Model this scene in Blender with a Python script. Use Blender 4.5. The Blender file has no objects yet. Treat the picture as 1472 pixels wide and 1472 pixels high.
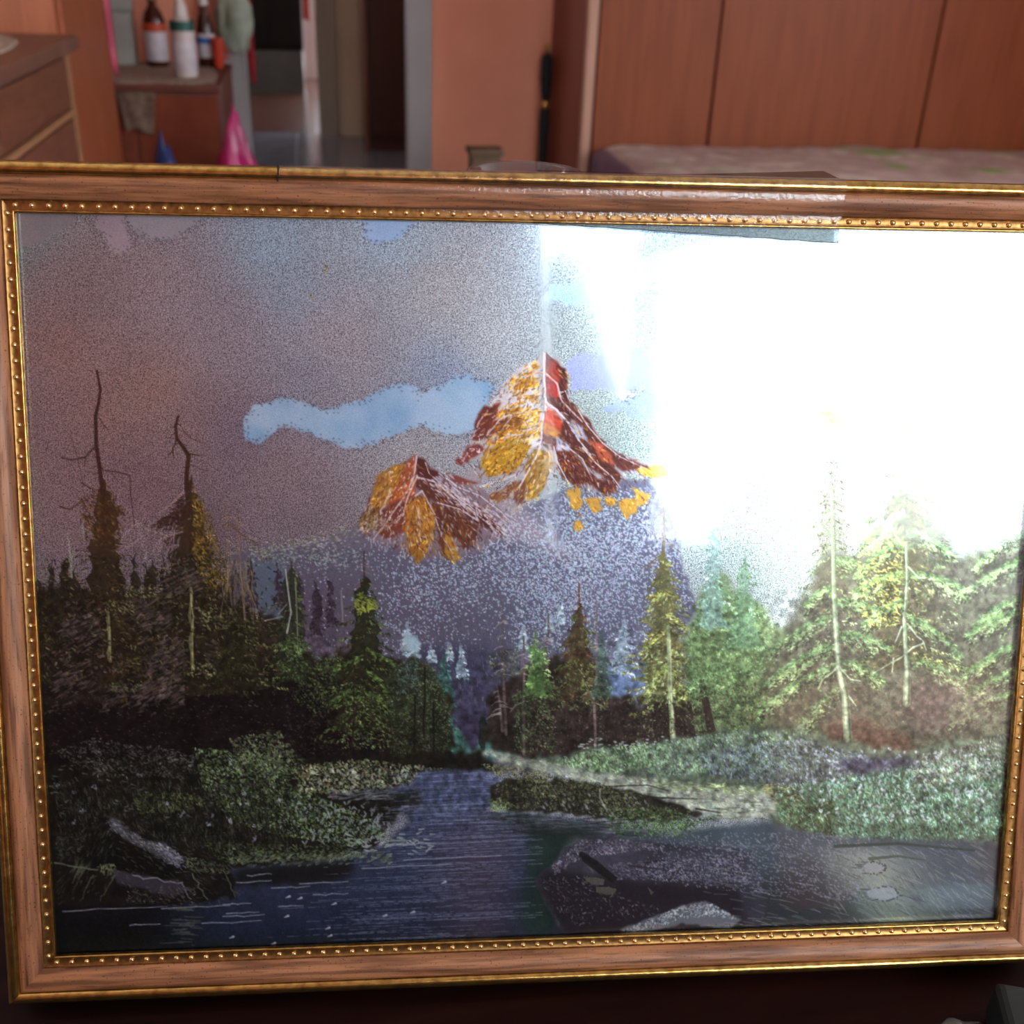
import bpy, bmesh, math, random
import numpy as np
from mathutils import Vector, Matrix
random.seed(4)
S = bpy.context.scene
COL = S.collection
# ================================================================ camera
R = np.array([[0.98503973, -0.0460212, 0.16606862], [-0.16837415, -0.46225817, 0.8706133], [0.03669991, -0.88555035, -0.46309145]])
FPX, CPX = 1550., 736.
CAM = np.array([0., 0., 1.15])
cd = bpy.data.cameras.new('camera'); cam = bpy.data.objects.new('camera', cd); COL.objects.link(cam)
m = Matrix.Identity(4)
for i in range(3):
    m[i][0] = R[i][0]; m[i][1] = -R[i][1]; m[i][2] = -R[i][2]; m[i][3] = CAM[i]
cam.matrix_world = m
cd.sensor_width = 36.; cd.sensor_fit = 'HORIZONTAL'; cd.lens = 36. * FPX / 1472.
cd.clip_start = .01; cd.clip_end = 200
cd.dof.use_dof = True; cd.dof.focus_distance = .457; cd.dof.aperture_fstop = 13.5
S.camera = cam
S.view_settings.view_transform = 'Standard'; S.view_settings.look = 'None'
S.view_settings.exposure = 0.; S.view_settings.gamma = 1.; S.view_settings.use_curve_mapping = False
# ================================================================ sky and the light that enters by the windows
w = bpy.data.worlds.new('sky'); S.world = w; w.use_nodes = True
bg = w.node_tree.nodes['Background']; bg.inputs[0].default_value = (.86, .94, 1., 1); bg.inputs[1].default_value = 15.
def portal(name, loc, rot, sx, sy):
    l = bpy.data.lights.new(name, 'AREA'); l.shape = 'RECTANGLE'; l.size = sx; l.size_y = sy; l.cycles.is_portal = True
    o = bpy.data.objects.new(name, l); o.location = loc; o.rotation_euler = rot; COL.objects.link(o)
portal('window_portal', (1.035, -2.02, 1.6), (math.pi / 2, 0, 0), 1.8, 1.6)
portal('left_fill_portal', (-1.62, 1., 1.55), (0, -math.pi / 2, 0), 1.48, .98)  # serves the added left window that lights the room
portal('far_door_portal', (.95, 11.02, 1.05), (-math.pi / 2, 0, 0), 1.65, 2.1)
portal('hall_fill_portal', (-1.01, 5.7, 1.75), (0, -math.pi / 2, 0), .7, .6)  # serves the added hall window
portal('right_fill_portal', (3.42, 1.4, 1.55), (0, math.pi / 2, 0), 1.5, 1.8)  # serves the added right-hand window
portal('far_fill_portal', (-1.66, 8.35, 1.85), (0, -math.pi / 2, 0), .7, .7)  # serves the added window of the far room
S.cycles.max_bounces = 10; S.cycles.diffuse_bounces = 6; S.cycles.glossy_bounces = 5; S.cycles.transparent_max_bounces = 16; S.cycles.transmission_bounces = 8
S.cycles.caustics_reflective = True; S.cycles.sample_clamp_indirect = 6.; S.cycles.use_denoising = True
# ================================================================ helpers
def srgb(r, g, b):
    return tuple((v / 255 / 12.92 if v / 255 <= .04045 else ((v / 255 + .055) / 1.055) ** 2.4) for v in (r, g, b)) + (1,)
def mat(name, col, rough=.5, metal=0., spec=.5, **kw):
    M = bpy.data.materials.new(name); M.use_nodes = True
    b = M.node_tree.nodes['Principled BSDF']
    b.inputs['Base Color'].default_value = col; b.inputs['Roughness'].default_value = rough
    b.inputs['Metallic'].default_value = metal; b.inputs['Specular IOR Level'].default_value = spec
    for k, v in kw.items(): b.inputs[k.replace('_', ' ')].default_value = v
    return M
def noisy(M, c1, c2, scale=(1, 1, 1), nscale=8., detail=5., lo=.35, hi=.65, coord='Object', bump=0., rough=None, dist=.002):
    nt = M.node_tree; N = nt.nodes; L = nt.links; b = N['Principled BSDF']
    tc = N.new('ShaderNodeTexCoord'); mp = N.new('ShaderNodeMapping'); mp.inputs['Scale'].default_value = scale
    nz = N.new('ShaderNodeTexNoise'); nz.inputs['Scale'].default_value = nscale; nz.inputs['Detail'].default_value = detail
    cr = N.new('ShaderNodeValToRGB'); cr.color_ramp.elements[0].position = lo; cr.color_ramp.elements[1].position = hi
    cr.color_ramp.elements[0].color = c1; cr.color_ramp.elements[1].color = c2
    L.new(tc.outputs[coord], mp.inputs[0]); L.new(mp.outputs[0], nz.inputs['Vector']); L.new(nz.outputs['Fac'], cr.inputs[0]); L.new(cr.outputs[0], b.inputs['Base Color'])
    if bump:
        bp = N.new('ShaderNodeBump'); bp.inputs['Strength'].default_value = bump; bp.inputs['Distance'].default_value = dist
        L.new(nz.outputs['Fac'], bp.inputs['Height']); L.new(bp.outputs[0], b.inputs['Normal'])
    return M
def glassy(name, gloss=.02, tint=(1, 1, 1, 1), haze=0., ior=1.45, hazecol=(.8, .82, .84, 1), bump=0., bscale=300., boost=0.):
    M = bpy.data.materials.new(name); M.use_nodes = True
    nt = M.node_tree; N = nt.nodes; L = nt.links; N.clear()
    out = N.new('ShaderNodeOutputMaterial'); tr = N.new('ShaderNodeBsdfTransparent'); tr.inputs[0].default_value = tint
    gl = N.new('ShaderNodeBsdfGlossy'); gl.inputs['Roughness'].default_value = gloss; gl.inputs['Color'].default_value = (1, 1, 1, 1)
    fr0 = N.new('ShaderNodeFresnel'); fr0.inputs[0].default_value = ior
    ge = N.new('ShaderNodeNewGeometry'); inv = N.new('ShaderNodeMath'); inv.operation = 'SUBTRACT'; inv.inputs[0].default_value = 1.; L.new(ge.outputs['Backfacing'], inv.inputs[1])
    ad = N.new('ShaderNodeMath'); ad.operation = 'ADD'; ad.inputs[1].default_value = boost; L.new(fr0.outputs[0], ad.inputs[0])
    fr = N.new('ShaderNodeMath'); fr.operation = 'MULTIPLY'; L.new(ad.outputs[0], fr.inputs[0]); L.new(inv.outputs[0], fr.inputs[1])
    mx = N.new('ShaderNodeMixShader'); L.new(tr.outputs[0], mx.inputs[1]); L.new(gl.outputs[0], mx.inputs[2])
    L.new(fr.outputs[0], mx.inputs[0])
    last = mx
    if haze:
        df = N.new('ShaderNodeBsdfDiffuse'); df.inputs[0].default_value = hazecol
        m2 = N.new('ShaderNodeMixShader'); m2.inputs[0].default_value = haze
        L.new(mx.outputs[0], m2.inputs[1]); L.new(df.outputs[0], m2.inputs[2]); last = m2
    if bump:
        tc = N.new('ShaderNodeTexCoord'); nz = N.new('ShaderNodeTexNoise'); nz.inputs['Scale'].default_value = bscale; nz.inputs['Detail'].default_value = 3
        bp = N.new('ShaderNodeBump'); bp.inputs['Strength'].default_value = bump; bp.inputs['Distance'].default_value = .001
        L.new(tc.outputs['Object'], nz.inputs['Vector']); L.new(nz.outputs['Fac'], bp.inputs['Height']); L.new(bp.outputs[0], gl.inputs['Normal'])
    L.new(last.outputs[0], out.inputs[0])
    return M
def empty(name, loc, label, cat, group=None):
    o = bpy.data.objects.new(name, None); COL.objects.link(o); o.location = loc; o.empty_display_size = .05
    o['label'] = label; o['category'] = cat
    if group: o['group'] = group
    return o
def mesh_obj(name, verts, faces, M, parent=None, smooth=False):
    me = bpy.data.meshes.new(name); me.from_pydata([tuple(v) for v in verts], [], faces); me.update()
    if smooth: me.polygons.foreach_set('use_smooth', [True] * len(me.polygons))
    if M: me.materials.append(M)
    o = bpy.data.objects.new(name, me); COL.objects.link(o)
    if parent: o.parent = parent
    return o
class MB:
    def __init__(s): s.bm = bmesh.new()
    def box(s, x0, x1, y0, y1, z0, z1, bev=0., seg=2):
        r = bmesh.ops.create_cube(s.bm, size=1)['verts']
        bmesh.ops.scale(s.bm, vec=(x1 - x0, y1 - y0, z1 - z0), verts=r); bmesh.ops.translate(s.bm, vec=((x0 + x1) / 2, (y0 + y1) / 2, (z0 + z1) / 2), verts=r)
        if bev:
            es = list({e for v in r for e in v.link_edges}); bmesh.ops.bevel(s.bm, geom=es, offset=bev, segments=seg, affect='EDGES', profile=.6)
        return s
    def lathe(s, prof, seg=32, loc=(0, 0, 0), close=False):
        rings = []
        for r, z in prof: rings.append([s.bm.verts.new((loc[0] + r * math.cos(2 * math.pi * k / seg), loc[1] + r * math.sin(2 * math.pi * k / seg), loc[2] + z)) for k in range(seg)] if r > 1e-6 else [s.bm.verts.new((loc[0], loc[1], loc[2] + z))])
        for a, b in zip(rings[:-1], rings[1:]):
            for k in range(seg):
                k2 = (k + 1) % seg
                if len(a) == 1 and len(b) == 1: continue
                if len(a) == 1: s.bm.faces.new((a[0], b[k], b[k2]))
                elif len(b) == 1: s.bm.faces.new((a[k], b[0], a[k2]))
                else: s.bm.faces.new((a[k], b[k], b[k2], a[k2]))
        return s
    def done(s, name, M, parent=None, smooth=False, kind=None):
        bmesh.ops.recalc_face_normals(s.bm, faces=s.bm.faces)
        me = bpy.data.meshes.new(name); s.bm.to_mesh(me); s.bm.free()
        if smooth: me.polygons.foreach_set('use_smooth', [True] * len(me.polygons))
        me.materials.append(M); o = bpy.data.objects.new(name, me); COL.objects.link(o)
        if parent: o.parent = parent
        if kind: o['kind'] = kind
        return o
def tag(o, label, cat, group=None):
    o['label'] = label; o['category'] = cat
    if group: o['group'] = group
    return o
def ray(x, y):
    d = R @ np.array([(x - CPX) / FPX, (y - CPX) / FPX, 1.]); return d / d[1]
def at_z(x, y, z):                                   # where the sight line of a measured photo point meets the height z
    d = ray(x, y); k = (z - CAM[2]) / d[2]; return CAM + d * k
# ================================================================ the room
SAL = noisy(mat('salmon_paint', srgb(222, 146, 118), .75), srgb(216, 140, 112), srgb(228, 154, 126), nscale=3, lo=.3, hi=.7)
CRM = noisy(mat('cream_paint', srgb(196, 184, 160), .7), srgb(190, 178, 152), srgb(204, 192, 168), nscale=2)
GRY = noisy(mat('grey_door_frame_paint', srgb(150, 146, 148), .5), srgb(142, 138, 140), srgb(156, 152, 154), nscale=4)
CEI = noisy(mat('ceiling_paint', srgb(226, 218, 208), .9), srgb(220, 212, 202), srgb(232, 224, 214), nscale=2)
OFF = noisy(mat('pinkish_white_paint', srgb(214, 196, 196), .8), srgb(208, 188, 190), srgb(220, 204, 204), nscale=2)
WHT = noisy(mat('white_window_paint', srgb(220, 220, 216), .4), srgb(214, 214, 210), srgb(226, 226, 222), nscale=5)
def struct(name, M, boxes, parent=None):
    b = MB()
    for x in boxes: b.box(*x)
    return b.done(name, M, parent, kind='structure')
WX0, WX1, WZ0, WZ1 = .12, 1.95, .80, 2.42
PAR = noisy(mat('red_brown_parquet', srgb(70, 38, 30), .22), srgb(56, 30, 24), srgb(86, 48, 38), (3, 26, 1), 3, 6, .3, .7)
TIL = noisy(mat('grey_floor_tile', srgb(112, 112, 124), .16), srgb(98, 98, 112), srgb(122, 122, 134), nscale=6)
struct('floor', PAR, [(-1.75, 3.55, -2.15, 5.05, -.12, 0)])
struct('ceiling', CEI, [(-1.75, 3.55, -2.15, 11.15, 2.6, 2.7)])
struct('wall_back', SAL, [(-1.75, WX0, -2.15, -2., 0, 2.6), (WX1, 3.55, -2.15, -2., 0, 2.6), (WX0, WX1, -2.15, -2., 0, WZ0), (WX0, WX1, -2.15, -2., WZ1, 2.6)])
struct('wall_left', SAL, [(-1.75, -1.6, -2., .5, 0, 2.6), (-1.75, -1.6, 1.5, 4.95, 0, 2.6), (-1.75, -1.6, .5, 1.5, 0, .8), (-1.75, -1.6, .5, 1.5, 2.3, 2.6)])
struct('wall_right', SAL, [(3.4, 3.55, -2., .5, 0, 2.6), (3.4, 3.55, 2.3, 4.95, 0, 2.6), (3.4, 3.55, .5, 2.3, 0, .8), (3.4, 3.55, .5, 2.3, 2.3, 2.6)])
struct('wall_front', SAL, [(-1.75, -.27, 4.95, 5.05, 0, 2.6), (.43, 3.55, 4.95, 5.05, 0, 2.6), (-.27, .43, 4.95, 5.05, 2.08, 2.6)])
dr = struct('door_1', GRY, [(-.345, -.262, 4.925, 5.07, 0, 2.06), (.412, .513, 4.925, 5.07, 0, 2.06), (-.345, .513, 4.925, 5.07, 2.06, 2.14)])
# hall and the room beyond it
HT = .8
tb = struct('floor_hall', mat('tile_grout', srgb(70, 68, 72), .7), [(-1., 1.3, 5.05, 7.72, -.12, -.004)])
for i in range(5):
    for j in range(6):
        x0, y0 = -1.02 + i * .46, 5.06 + j * .445
        MB().box(x0 + .003, x0 + .457, y0 + .003, min(y0 + .442, 7.72), -.02, 0).done('tile', TIL, tb)
struct('floor_far_room', PAR, [(-1.75, 2., 7.72, 11.15, -.12, -.001)])
struct('wall_hall_left', OFF, [(-1.1, -1., 5.05, 5.4, 0, 2.6), (-1.1, -1., 6.0, 7.6, 0, 2.6), (-1.1, -1., 5.4, 6.0, 0, 1.4), (-1.1, -1., 5.4, 6.0, 2.1, 2.6)]); struct('wall_hall_right', CRM, [(1.3, 1.4, 5.05, 7.6, 0, 2.6)])
struct('wall_hall_end', CRM, [(-1.75, -.52, 7.6, 7.72, 0, 2.6), (.16, 2., 7.6, 7.72, 0, 2.6), (-.52, .16, 7.6, 7.72, 2.1, 2.6)])
struct('trim_1', mat('grey_green_casing', srgb(150, 146, 132), .5), [(.048, .17, 7.57, 7.74, 0, 2.1)])
struct('wall_far', OFF, [(-1.75, .1, 11., 11.15, 0, 2.6), (1.8, 2., 11., 11.15, 0, 2.6), (.1, 1.8, 11., 11.15, 2.1, 2.6)])
struct('wall_far_left', OFF, [(-1.75, -1.65, 7.72, 8., 0, 2.6), (-1.75, -1.65, 8.7, 11., 0, 2.6), (-1.75, -1.65, 8., 8.7, 0, 1.5), (-1.75, -1.65, 8., 8.7, 2.2, 2.6)]); struct('wall_far_right', OFF, [(1.9, 2., 7.72, 11., 0, 2.6)])
PANE = glassy('window_glass', .0, ior=1.2)
def window(name, horizontal, a0, a1, z0, z1, d0, d1, mid=()):
    f = .045
    def bx(p0, p1, q0, q1): return (p0, p1, d0, d1, q0, q1) if horizontal else (d0, d1, p0, p1, q0, q1)
    o = struct(name, WHT, [bx(a0, a0 + f, z0, z1), bx(a1 - f, a1, z0, z1), bx(a0 + f, a1 - f, z0, z0 + f), bx(a0 + f, a1 - f, z1 - f, z1)] + [bx(c - f / 2, c + f / 2, z0 + f, z1 - f) for c in mid])
    cuts = [a0 + f] + [v for c in mid for v in (c - f / 2, c + f / 2)] + [a1 - f]; dm = (d0 + d1) / 2
    for i in range(0, len(cuts), 2):
        b = MB(); q = bx(cuts[i], cuts[i + 1], z0 + f, z1 - f)
        q = (q[0], q[1], dm - .002, dm + .002, q[4], q[5]) if horizontal else (dm - .002, dm + .002, q[2], q[3], q[4], q[5])
        b.box(*q).done('window_pane', PANE, o)
    return o
window('window_1', True, WX0, WX1, WZ0, WZ1, -2.12, -2.06, mid=())
window('fill_window_2', False, .5, 1.5, .8, 2.3, -1.71, -1.65, mid=(1.,))  # added unseen window, there to brighten the salmon wall and wardrobe
window('fill_window_6', False, .5, 2.3, .8, 2.3, 3.45, 3.51, mid=(1.4,))  # unseen window put in for extra light on the bedroom background
window('window_3', True, .1, 1.8, .0, 2.1, 11.04, 11.1, mid=(.95,))
window('fill_window_4', False, 5.4, 6.0, 1.4, 2.1, -1.08, -1.02, mid=())  # made-up hall window that lights the cupboard and cream wall
window('fill_window_5', False, 8., 8.7, 1.5, 2.2, -1.73, -1.67, mid=())  # added far-room window, unseen, brightening the space beyond the hall
# what the bedroom window looks out on
struct('ground', noisy(mat('outdoor_ground', srgb(84, 84, 66), .95), srgb(74, 76, 58), srgb(98, 92, 76), nscale=.6), [(-60, 60, -60, -2.3, -3.2, -3.)])
BRK = noisy(mat('brown_render', srgb(150, 118, 104), .9), srgb(138, 106, 94), srgb(160, 128, 112), nscale=.8)
BLU = noisy(mat('blue_grey_render', srgb(128, 150, 176), .9), srgb(120, 142, 168), srgb(138, 160, 184), nscale=.8)
ROOF = noisy(mat('dark_roof', srgb(96, 84, 80), .9), srgb(86, 74, 70), srgb(106, 92, 88), nscale=3)
def house(name, x0, x1, y0, y1, ze, zr, M, label):
    t = empty(name, ((x0 + x1) / 2, (y0 + y1) / 2, -3), label, 'building'); cx, cy = t.location.x, t.location.y
    MB().box(x0 - cx, x1 - cx, y0 - cy, y1 - cy, 0, ze + 3).done('wall', M, t)
    a, b, e = x1 - cx + .3, y1 - cy + .3, ze + 3
    mesh_obj('roof', [(-a, -b, e), (a, -b, e), (a, b, e), (-a, b, e), (-a, 0, zr + 3), (a, 0, zr + 3)], [(0, 1, 2, 3), (0, 4, 5, 1), (2, 5, 4, 3), (0, 3, 4), (1, 5, 2)], ROOF, t)
    return t
INK = 1.62
CHT = 1.05
GRAIN = 3.0
# ---------------------------------------------------------------- the printed landscape (numpy raster)
PX0, PY0, PW, PH = 10, 296, 1512, 1090
RG = np.random.RandomState(7)
cv = np.zeros((PH, PW, 3), np.float32)
GA = np.ones((PH, PW), np.float32)                  # how much of the foil's engraved grain shows

def vnoise(cell, seed, w=PW, h=PH):
    r = np.random.RandomState(seed)
    gw, gh = int(w / cell) + 3, int(h / cell) + 3
    g = r.rand(gh, gw).astype(np.float32)
    x = np.arange(w) / cell; y = np.arange(h) / cell
    xi = x.astype(int); yi = y.astype(int)
    fx = (x - xi); fy = (y - yi)
    fx = fx * fx * (3 - 2 * fx); fy = fy * fy * (3 - 2 * fy)
    a = g[yi][:, xi]; b = g[yi][:, xi + 1]; c = g[yi + 1][:, xi]; d = g[yi + 1][:, xi + 1]
    fx = fx[None, :]; fy = fy[:, None]
    return (a * (1 - fx) + b * fx) * (1 - fy) + (c * (1 - fx) + d * fx) * fy

def fbm(cell, seed, n=4):
    s = 0; amp = 1.; t = 0
    for k in range(n):
        s = s + amp * vnoise(max(cell / 2 ** k, 1.01), seed + k * 17); t += amp; amp *= .55
    return s / t

YY, XX = np.mgrid[0:PH, 0:PW].astype(np.float32)
XX += PX0; YY += PY0

def blur(a, r):
    if r < .5: return a
    for ax in (0, 1):
        for _ in range(2):
            k = int(r); n = 2 * k + 1
            pad = [(0, 0)] * a.ndim; pad[ax] = (k + 1, k)
            c = np.cumsum(np.pad(a, pad, mode='edge'), axis=ax, dtype=np.float64)
            if ax == 0: a = ((c[n:] - c[:-n]) / n).astype(np.float32)
            else: a = ((c[:, n:] - c[:, :-n]) / n).astype(np.float32)
    return a

def polymask(pts, soft=0., rough=0., seed=1):
    p = np.array(pts, float)
    if rough:
        q = []
        rr = np.random.RandomState(seed)
        for i in range(len(p)):
            a, b = p[i], p[(i + 1) % len(p)]
            n = max(1, int(np.hypot(*(b - a)) / 7))
            for k in range(n): q.append(a + (b - a) * k / n + rr.randn(2) * rough)
        p = np.array(q)
    m = np.zeros((PH, PW), np.float32)
    x0 = max(0, int(p[:, 0].min() - PX0) - 2); x1 = min(PW, int(p[:, 0].max() - PX0) + 3)
    y0 = max(0, int(p[:, 1].min() - PY0) - 2); y1 = min(PH, int(p[:, 1].max() - PY0) + 3)
    if x1 <= x0 or y1 <= y0: return m
    n = len(p)
    for r in range(y0, y1):
        y = r + PY0 + .5
        a = p; b = np.roll(p, -1, 0)
        hit = (a[:, 1] <= y) != (b[:, 1] <= y)
        if not hit.any(): continue
        xs = np.sort(a[hit, 0] + (y - a[hit, 1]) * (b[hit, 0] - a[hit, 0]) / (b[hit, 1] - a[hit, 1])) - PX0
        for i in range(0, len(xs) - 1, 2):
            u, v = max(0, xs[i]), min(PW, xs[i + 1])
            if v > u: m[r, int(u):int(math.ceil(v))] = 1
    return blur(m, soft) if soft else m

def lay(mask, col, a=1.):
    m = (mask * a)[..., None] if not isinstance(mask, (int, float)) else mask
    c = np.asarray(col, np.float32)
    cv[:] = cv * (1 - m) + c * m
    GA[:] = GA * (1 - m[..., 0]) + .16 * m[..., 0]

def cap(x0, y0, x1, y1, r0, r1, col, a=1.):
    xa = int(min(x0, x1) - max(r0, r1) - 1 - PX0); xb = int(max(x0, x1) + max(r0, r1) + 2 - PX0)
    ya = int(min(y0, y1) - max(r0, r1) - 1 - PY0); yb = int(max(y0, y1) + max(r0, r1) + 2 - PY0)
    xa = max(xa, 0); ya = max(ya, 0); xb = min(xb, PW); yb = min(yb, PH)
    if xa >= xb or ya >= yb: return
    X = XX[ya:yb, xa:xb]; Y = YY[ya:yb, xa:xb]
    dx, dy = x1 - x0, y1 - y0; L = dx * dx + dy * dy + 1e-6
    t = np.clip(((X - x0) * dx + (Y - y0) * dy) / L, 0, 1)
    d = np.sqrt((X - x0 - t * dx) ** 2 + (Y - y0 - t * dy) ** 2) - (r0 + (r1 - r0) * t)
    m = np.clip(.5 - d, 0, 1)[..., None] * a
    v = cv[ya:yb, xa:xb]
    v *= 1 - m; v += m * np.asarray(col, np.float32)

def line(pts, w0, w1, col, a=1.):
    n = len(pts) - 1
    for i in range(n):
        ra = (w0 + (w1 - w0) * i / n) / 2; rb = (w0 + (w1 - w0) * (i + 1) / n) / 2
        cap(*pts[i], *pts[i + 1], ra, rb, col, a)

def jit(c, s):
    return np.clip(np.asarray(c, float) * (1 + RG.randn() * s) + RG.randn(3) * s * 12, 2, 255)

def pick(cols): return cols[RG.randint(len(cols))]

def wig(x0, y0, x1, y1, n, s):
    return [(x0 + (x1 - x0) * i / n + (RG.randn() * s if 0 < i < n else 0), y0 + (y1 - y0) * i / n + (RG.randn() * s if 0 < i < n else 0)) for i in range(n + 1)]

KN = .62 + .76 * fbm(16, 404, 3)
def leaves(mask_pts, n, cols, ln=(2, 5), w=1.4, ang=0.5, spread=.7, a=.9, inside=None):
    m = polymask(mask_pts) if inside is None else inside
    ys, xs = np.nonzero(m > .5)
    if len(xs) == 0: return
    k = RG.randint(0, len(xs), int(n * 1.3))
    for i in k:
        x, y = xs[i] + PX0 + RG.rand(), ys[i] + PY0 + RG.rand()
        th = ang + RG.randn() * spread; l = RG.uniform(*ln) * .72
        cap(x, y, x + math.cos(th) * l, y + math.sin(th) * l, w * .45, w * .25, jit(pick(cols), .14) * KN[int(y - PY0) % PH, int(x - PX0) % PW], a)

def conifer(x, yt, yb, hw, dark, cols, n=240, lean=0., shade_left=.5, power=.8, base=True, drop=.45, lw=1.5, dens=1., body=.92):
    H = yb - yt
    k = max(7, int(H / 7.5))
    if base:
        prof = [(i / k, hw * (i / k) ** power * RG.uniform(.45, .85) + 1) for i in range(k + 1)]
        L_ = [(x + lean * t - w + RG.randn() * 1.5, yt + H * t + RG.uniform(-2, 5)) for t, w in prof]
        R_ = [(x + lean * t + w + RG.randn() * 1.5, yt + H * t + RG.uniform(-2, 5)) for t, w in prof]
        lay(polymask([(x, yt - 4)] + R_ + L_[::-1], 0, 2.2, int(x)), np.asarray(dark) * (.65 + .7 * fbm(7, int(x) + int(yt)))[..., None], body)
    per = n / (k * 2.) / max(hw * .55, 4)
    for i in range(1, k + 1):
        for s in (-1, 1):
            t = min(1, (i + RG.uniform(-.4, .4)) / k)
            w = hw * t ** power * RG.choice([.5, .75, .95, 1.1, 1.3], p=[.18, .22, .3, .2, .1]) + 2
            by = yt + H * t - w * drop * .6; d = w * drop * RG.uniform(.5, 1.25); cur = RG.uniform(-.3, .5) * d
            lit = RG.uniform(.6, 1.25) * ((1 - .4 * shade_left) if s < 0 else 1)
            cb = np.asarray(pick(cols), float)
            m = int(w * per * 1.35) + 2
            for j in range(m):
                f = RG.rand() ** .7
                ux = x + lean * t + s * w * f; uy = by + d * f + cur * f * (1 - f) * 3 + abs(RG.randn()) * (1.5 + 2.6 * (1 - f) * min(1, w / 20))
                q = RG.rand()
                c = (np.asarray(dark, float) * RG.uniform(.6, 1.2) if q < .3 else jit(cb, .14) * lit * (1.25 if q > .86 else 1))
                th = (.75 if s > 0 else math.pi - .75) + RG.randn() * .55
                l = RG.uniform(1.2, 3.8) * (.7 + min(.6, hw / 120))
                cap(ux, uy, ux + math.cos(th) * l, uy + math.sin(th) * l, lw * .5, lw * .28, np.minimum(c, 250), .88)

def bough(x0, y0, x1, y1, n, cols, dark, th=9., lw=1.7):
    for i in range(n):
        f = RG.rand(); g = abs(RG.randn())
        x = x0 + (x1 - x0) * f + RG.randn() * 2; y = y0 + (y1 - y0) * f + math.sin(f * 3.1) * -th * .5 + g * th * (1 - .5 * f)
        c = jit(pick(cols), .12) if g < .8 or RG.rand() < .4 else np.asarray(dark, float) * RG.uniform(.7, 1.2)
        a = (2.6 if x1 < x0 else .5) + RG.randn() * .5; l = RG.uniform(1.5, 4.5)
        cap(x, y, x + math.cos(a) * l, y + math.sin(a) * l, lw * .55, lw * .3, c, .9)

def dead(pts, w, col, twigs=8, tl=16, tcol=None, up=False):
    line(pts, w * .45, w, col)
    for i in range(twigs):
        t = RG.uniform(.08, .75); q = t * (len(pts) - 1); i0 = int(q); f = q - i0
        a, b = pts[i0], pts[min(i0 + 1, len(pts) - 1)]
        x, y = a[0] + (b[0] - a[0]) * f, a[1] + (b[1] - a[1]) * f
        s = 1 if RG.rand() < .5 else -1; l = tl * RG.uniform(.4, 1.1) * (.5 + t)
        dy = l * RG.uniform(.1, .9) * (-1 if up and RG.rand() < .5 else 1)
        line([(x, y), (x + s * l * .6, y + dy * .35), (x + s * l, y + dy)], 1.5, .8, tcol if tcol is not None else col, .95)

# ------------------------------------------------------------------ sky
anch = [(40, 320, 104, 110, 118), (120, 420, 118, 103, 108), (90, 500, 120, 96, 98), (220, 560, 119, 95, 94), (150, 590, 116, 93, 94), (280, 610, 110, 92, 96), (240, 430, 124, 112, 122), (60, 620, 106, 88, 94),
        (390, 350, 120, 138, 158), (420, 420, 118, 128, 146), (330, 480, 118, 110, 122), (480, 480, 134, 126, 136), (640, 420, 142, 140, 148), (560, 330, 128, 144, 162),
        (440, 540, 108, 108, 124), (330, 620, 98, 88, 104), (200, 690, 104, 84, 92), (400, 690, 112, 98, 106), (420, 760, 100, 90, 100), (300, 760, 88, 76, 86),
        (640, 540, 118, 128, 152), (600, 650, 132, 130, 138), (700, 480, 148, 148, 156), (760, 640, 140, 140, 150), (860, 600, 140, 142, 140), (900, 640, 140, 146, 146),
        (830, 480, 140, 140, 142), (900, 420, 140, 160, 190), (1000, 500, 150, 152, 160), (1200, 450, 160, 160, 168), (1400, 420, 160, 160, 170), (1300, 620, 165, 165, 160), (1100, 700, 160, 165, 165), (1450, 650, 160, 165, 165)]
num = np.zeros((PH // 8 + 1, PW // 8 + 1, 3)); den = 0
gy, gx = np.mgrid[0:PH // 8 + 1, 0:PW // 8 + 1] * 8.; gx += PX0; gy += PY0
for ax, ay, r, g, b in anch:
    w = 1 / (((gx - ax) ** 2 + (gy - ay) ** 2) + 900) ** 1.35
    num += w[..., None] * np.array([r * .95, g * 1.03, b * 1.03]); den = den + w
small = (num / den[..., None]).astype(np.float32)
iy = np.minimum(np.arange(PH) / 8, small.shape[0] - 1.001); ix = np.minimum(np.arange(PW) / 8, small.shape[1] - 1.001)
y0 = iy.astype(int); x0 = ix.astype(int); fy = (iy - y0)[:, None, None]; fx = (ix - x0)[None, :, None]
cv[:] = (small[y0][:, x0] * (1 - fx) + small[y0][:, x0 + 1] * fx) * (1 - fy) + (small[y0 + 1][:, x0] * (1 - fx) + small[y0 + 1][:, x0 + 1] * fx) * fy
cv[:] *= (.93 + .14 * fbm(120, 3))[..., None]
grain = RG.randn(PH, PW).astype(np.float32)
grain = .8 * grain + .5 * blur(RG.randn(PH, PW).astype(np.float32), 1)
sp = np.zeros_like(grain)
cv[:] += (grain * 7)[..., None]

def smooth_cloud(pts, cols, rough=2.2, edge=True, a=1.):
    m = polymask(pts, 1, rough, int(pts[0][0]))
    f = fbm(60, int(pts[0][0]) + 5)[..., None]
    f = np.clip((f - .3) / .4, 0, 1)
    c = np.asarray(cols[0]) * (1 - f) + np.asarray(cols[1]) * f
    lay(m, c + grain[..., None] * 3.2, a)
    if edge:
        p = np.array(pts, float)
        for i in range(len(p)):
            u, v = p[i], p[(i + 1) % len(p)]
            n = int(np.hypot(*(v - u)) / 1.1)
            for k in range(n):
                q = u + (v - u) * k / max(n, 1) + RG.randn(2) * 4.2
                if RG.rand() < .55: cap(q[0], q[1], q[0] + .6, q[1], .8, .8, (58, 66, 82), .8)

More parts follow.
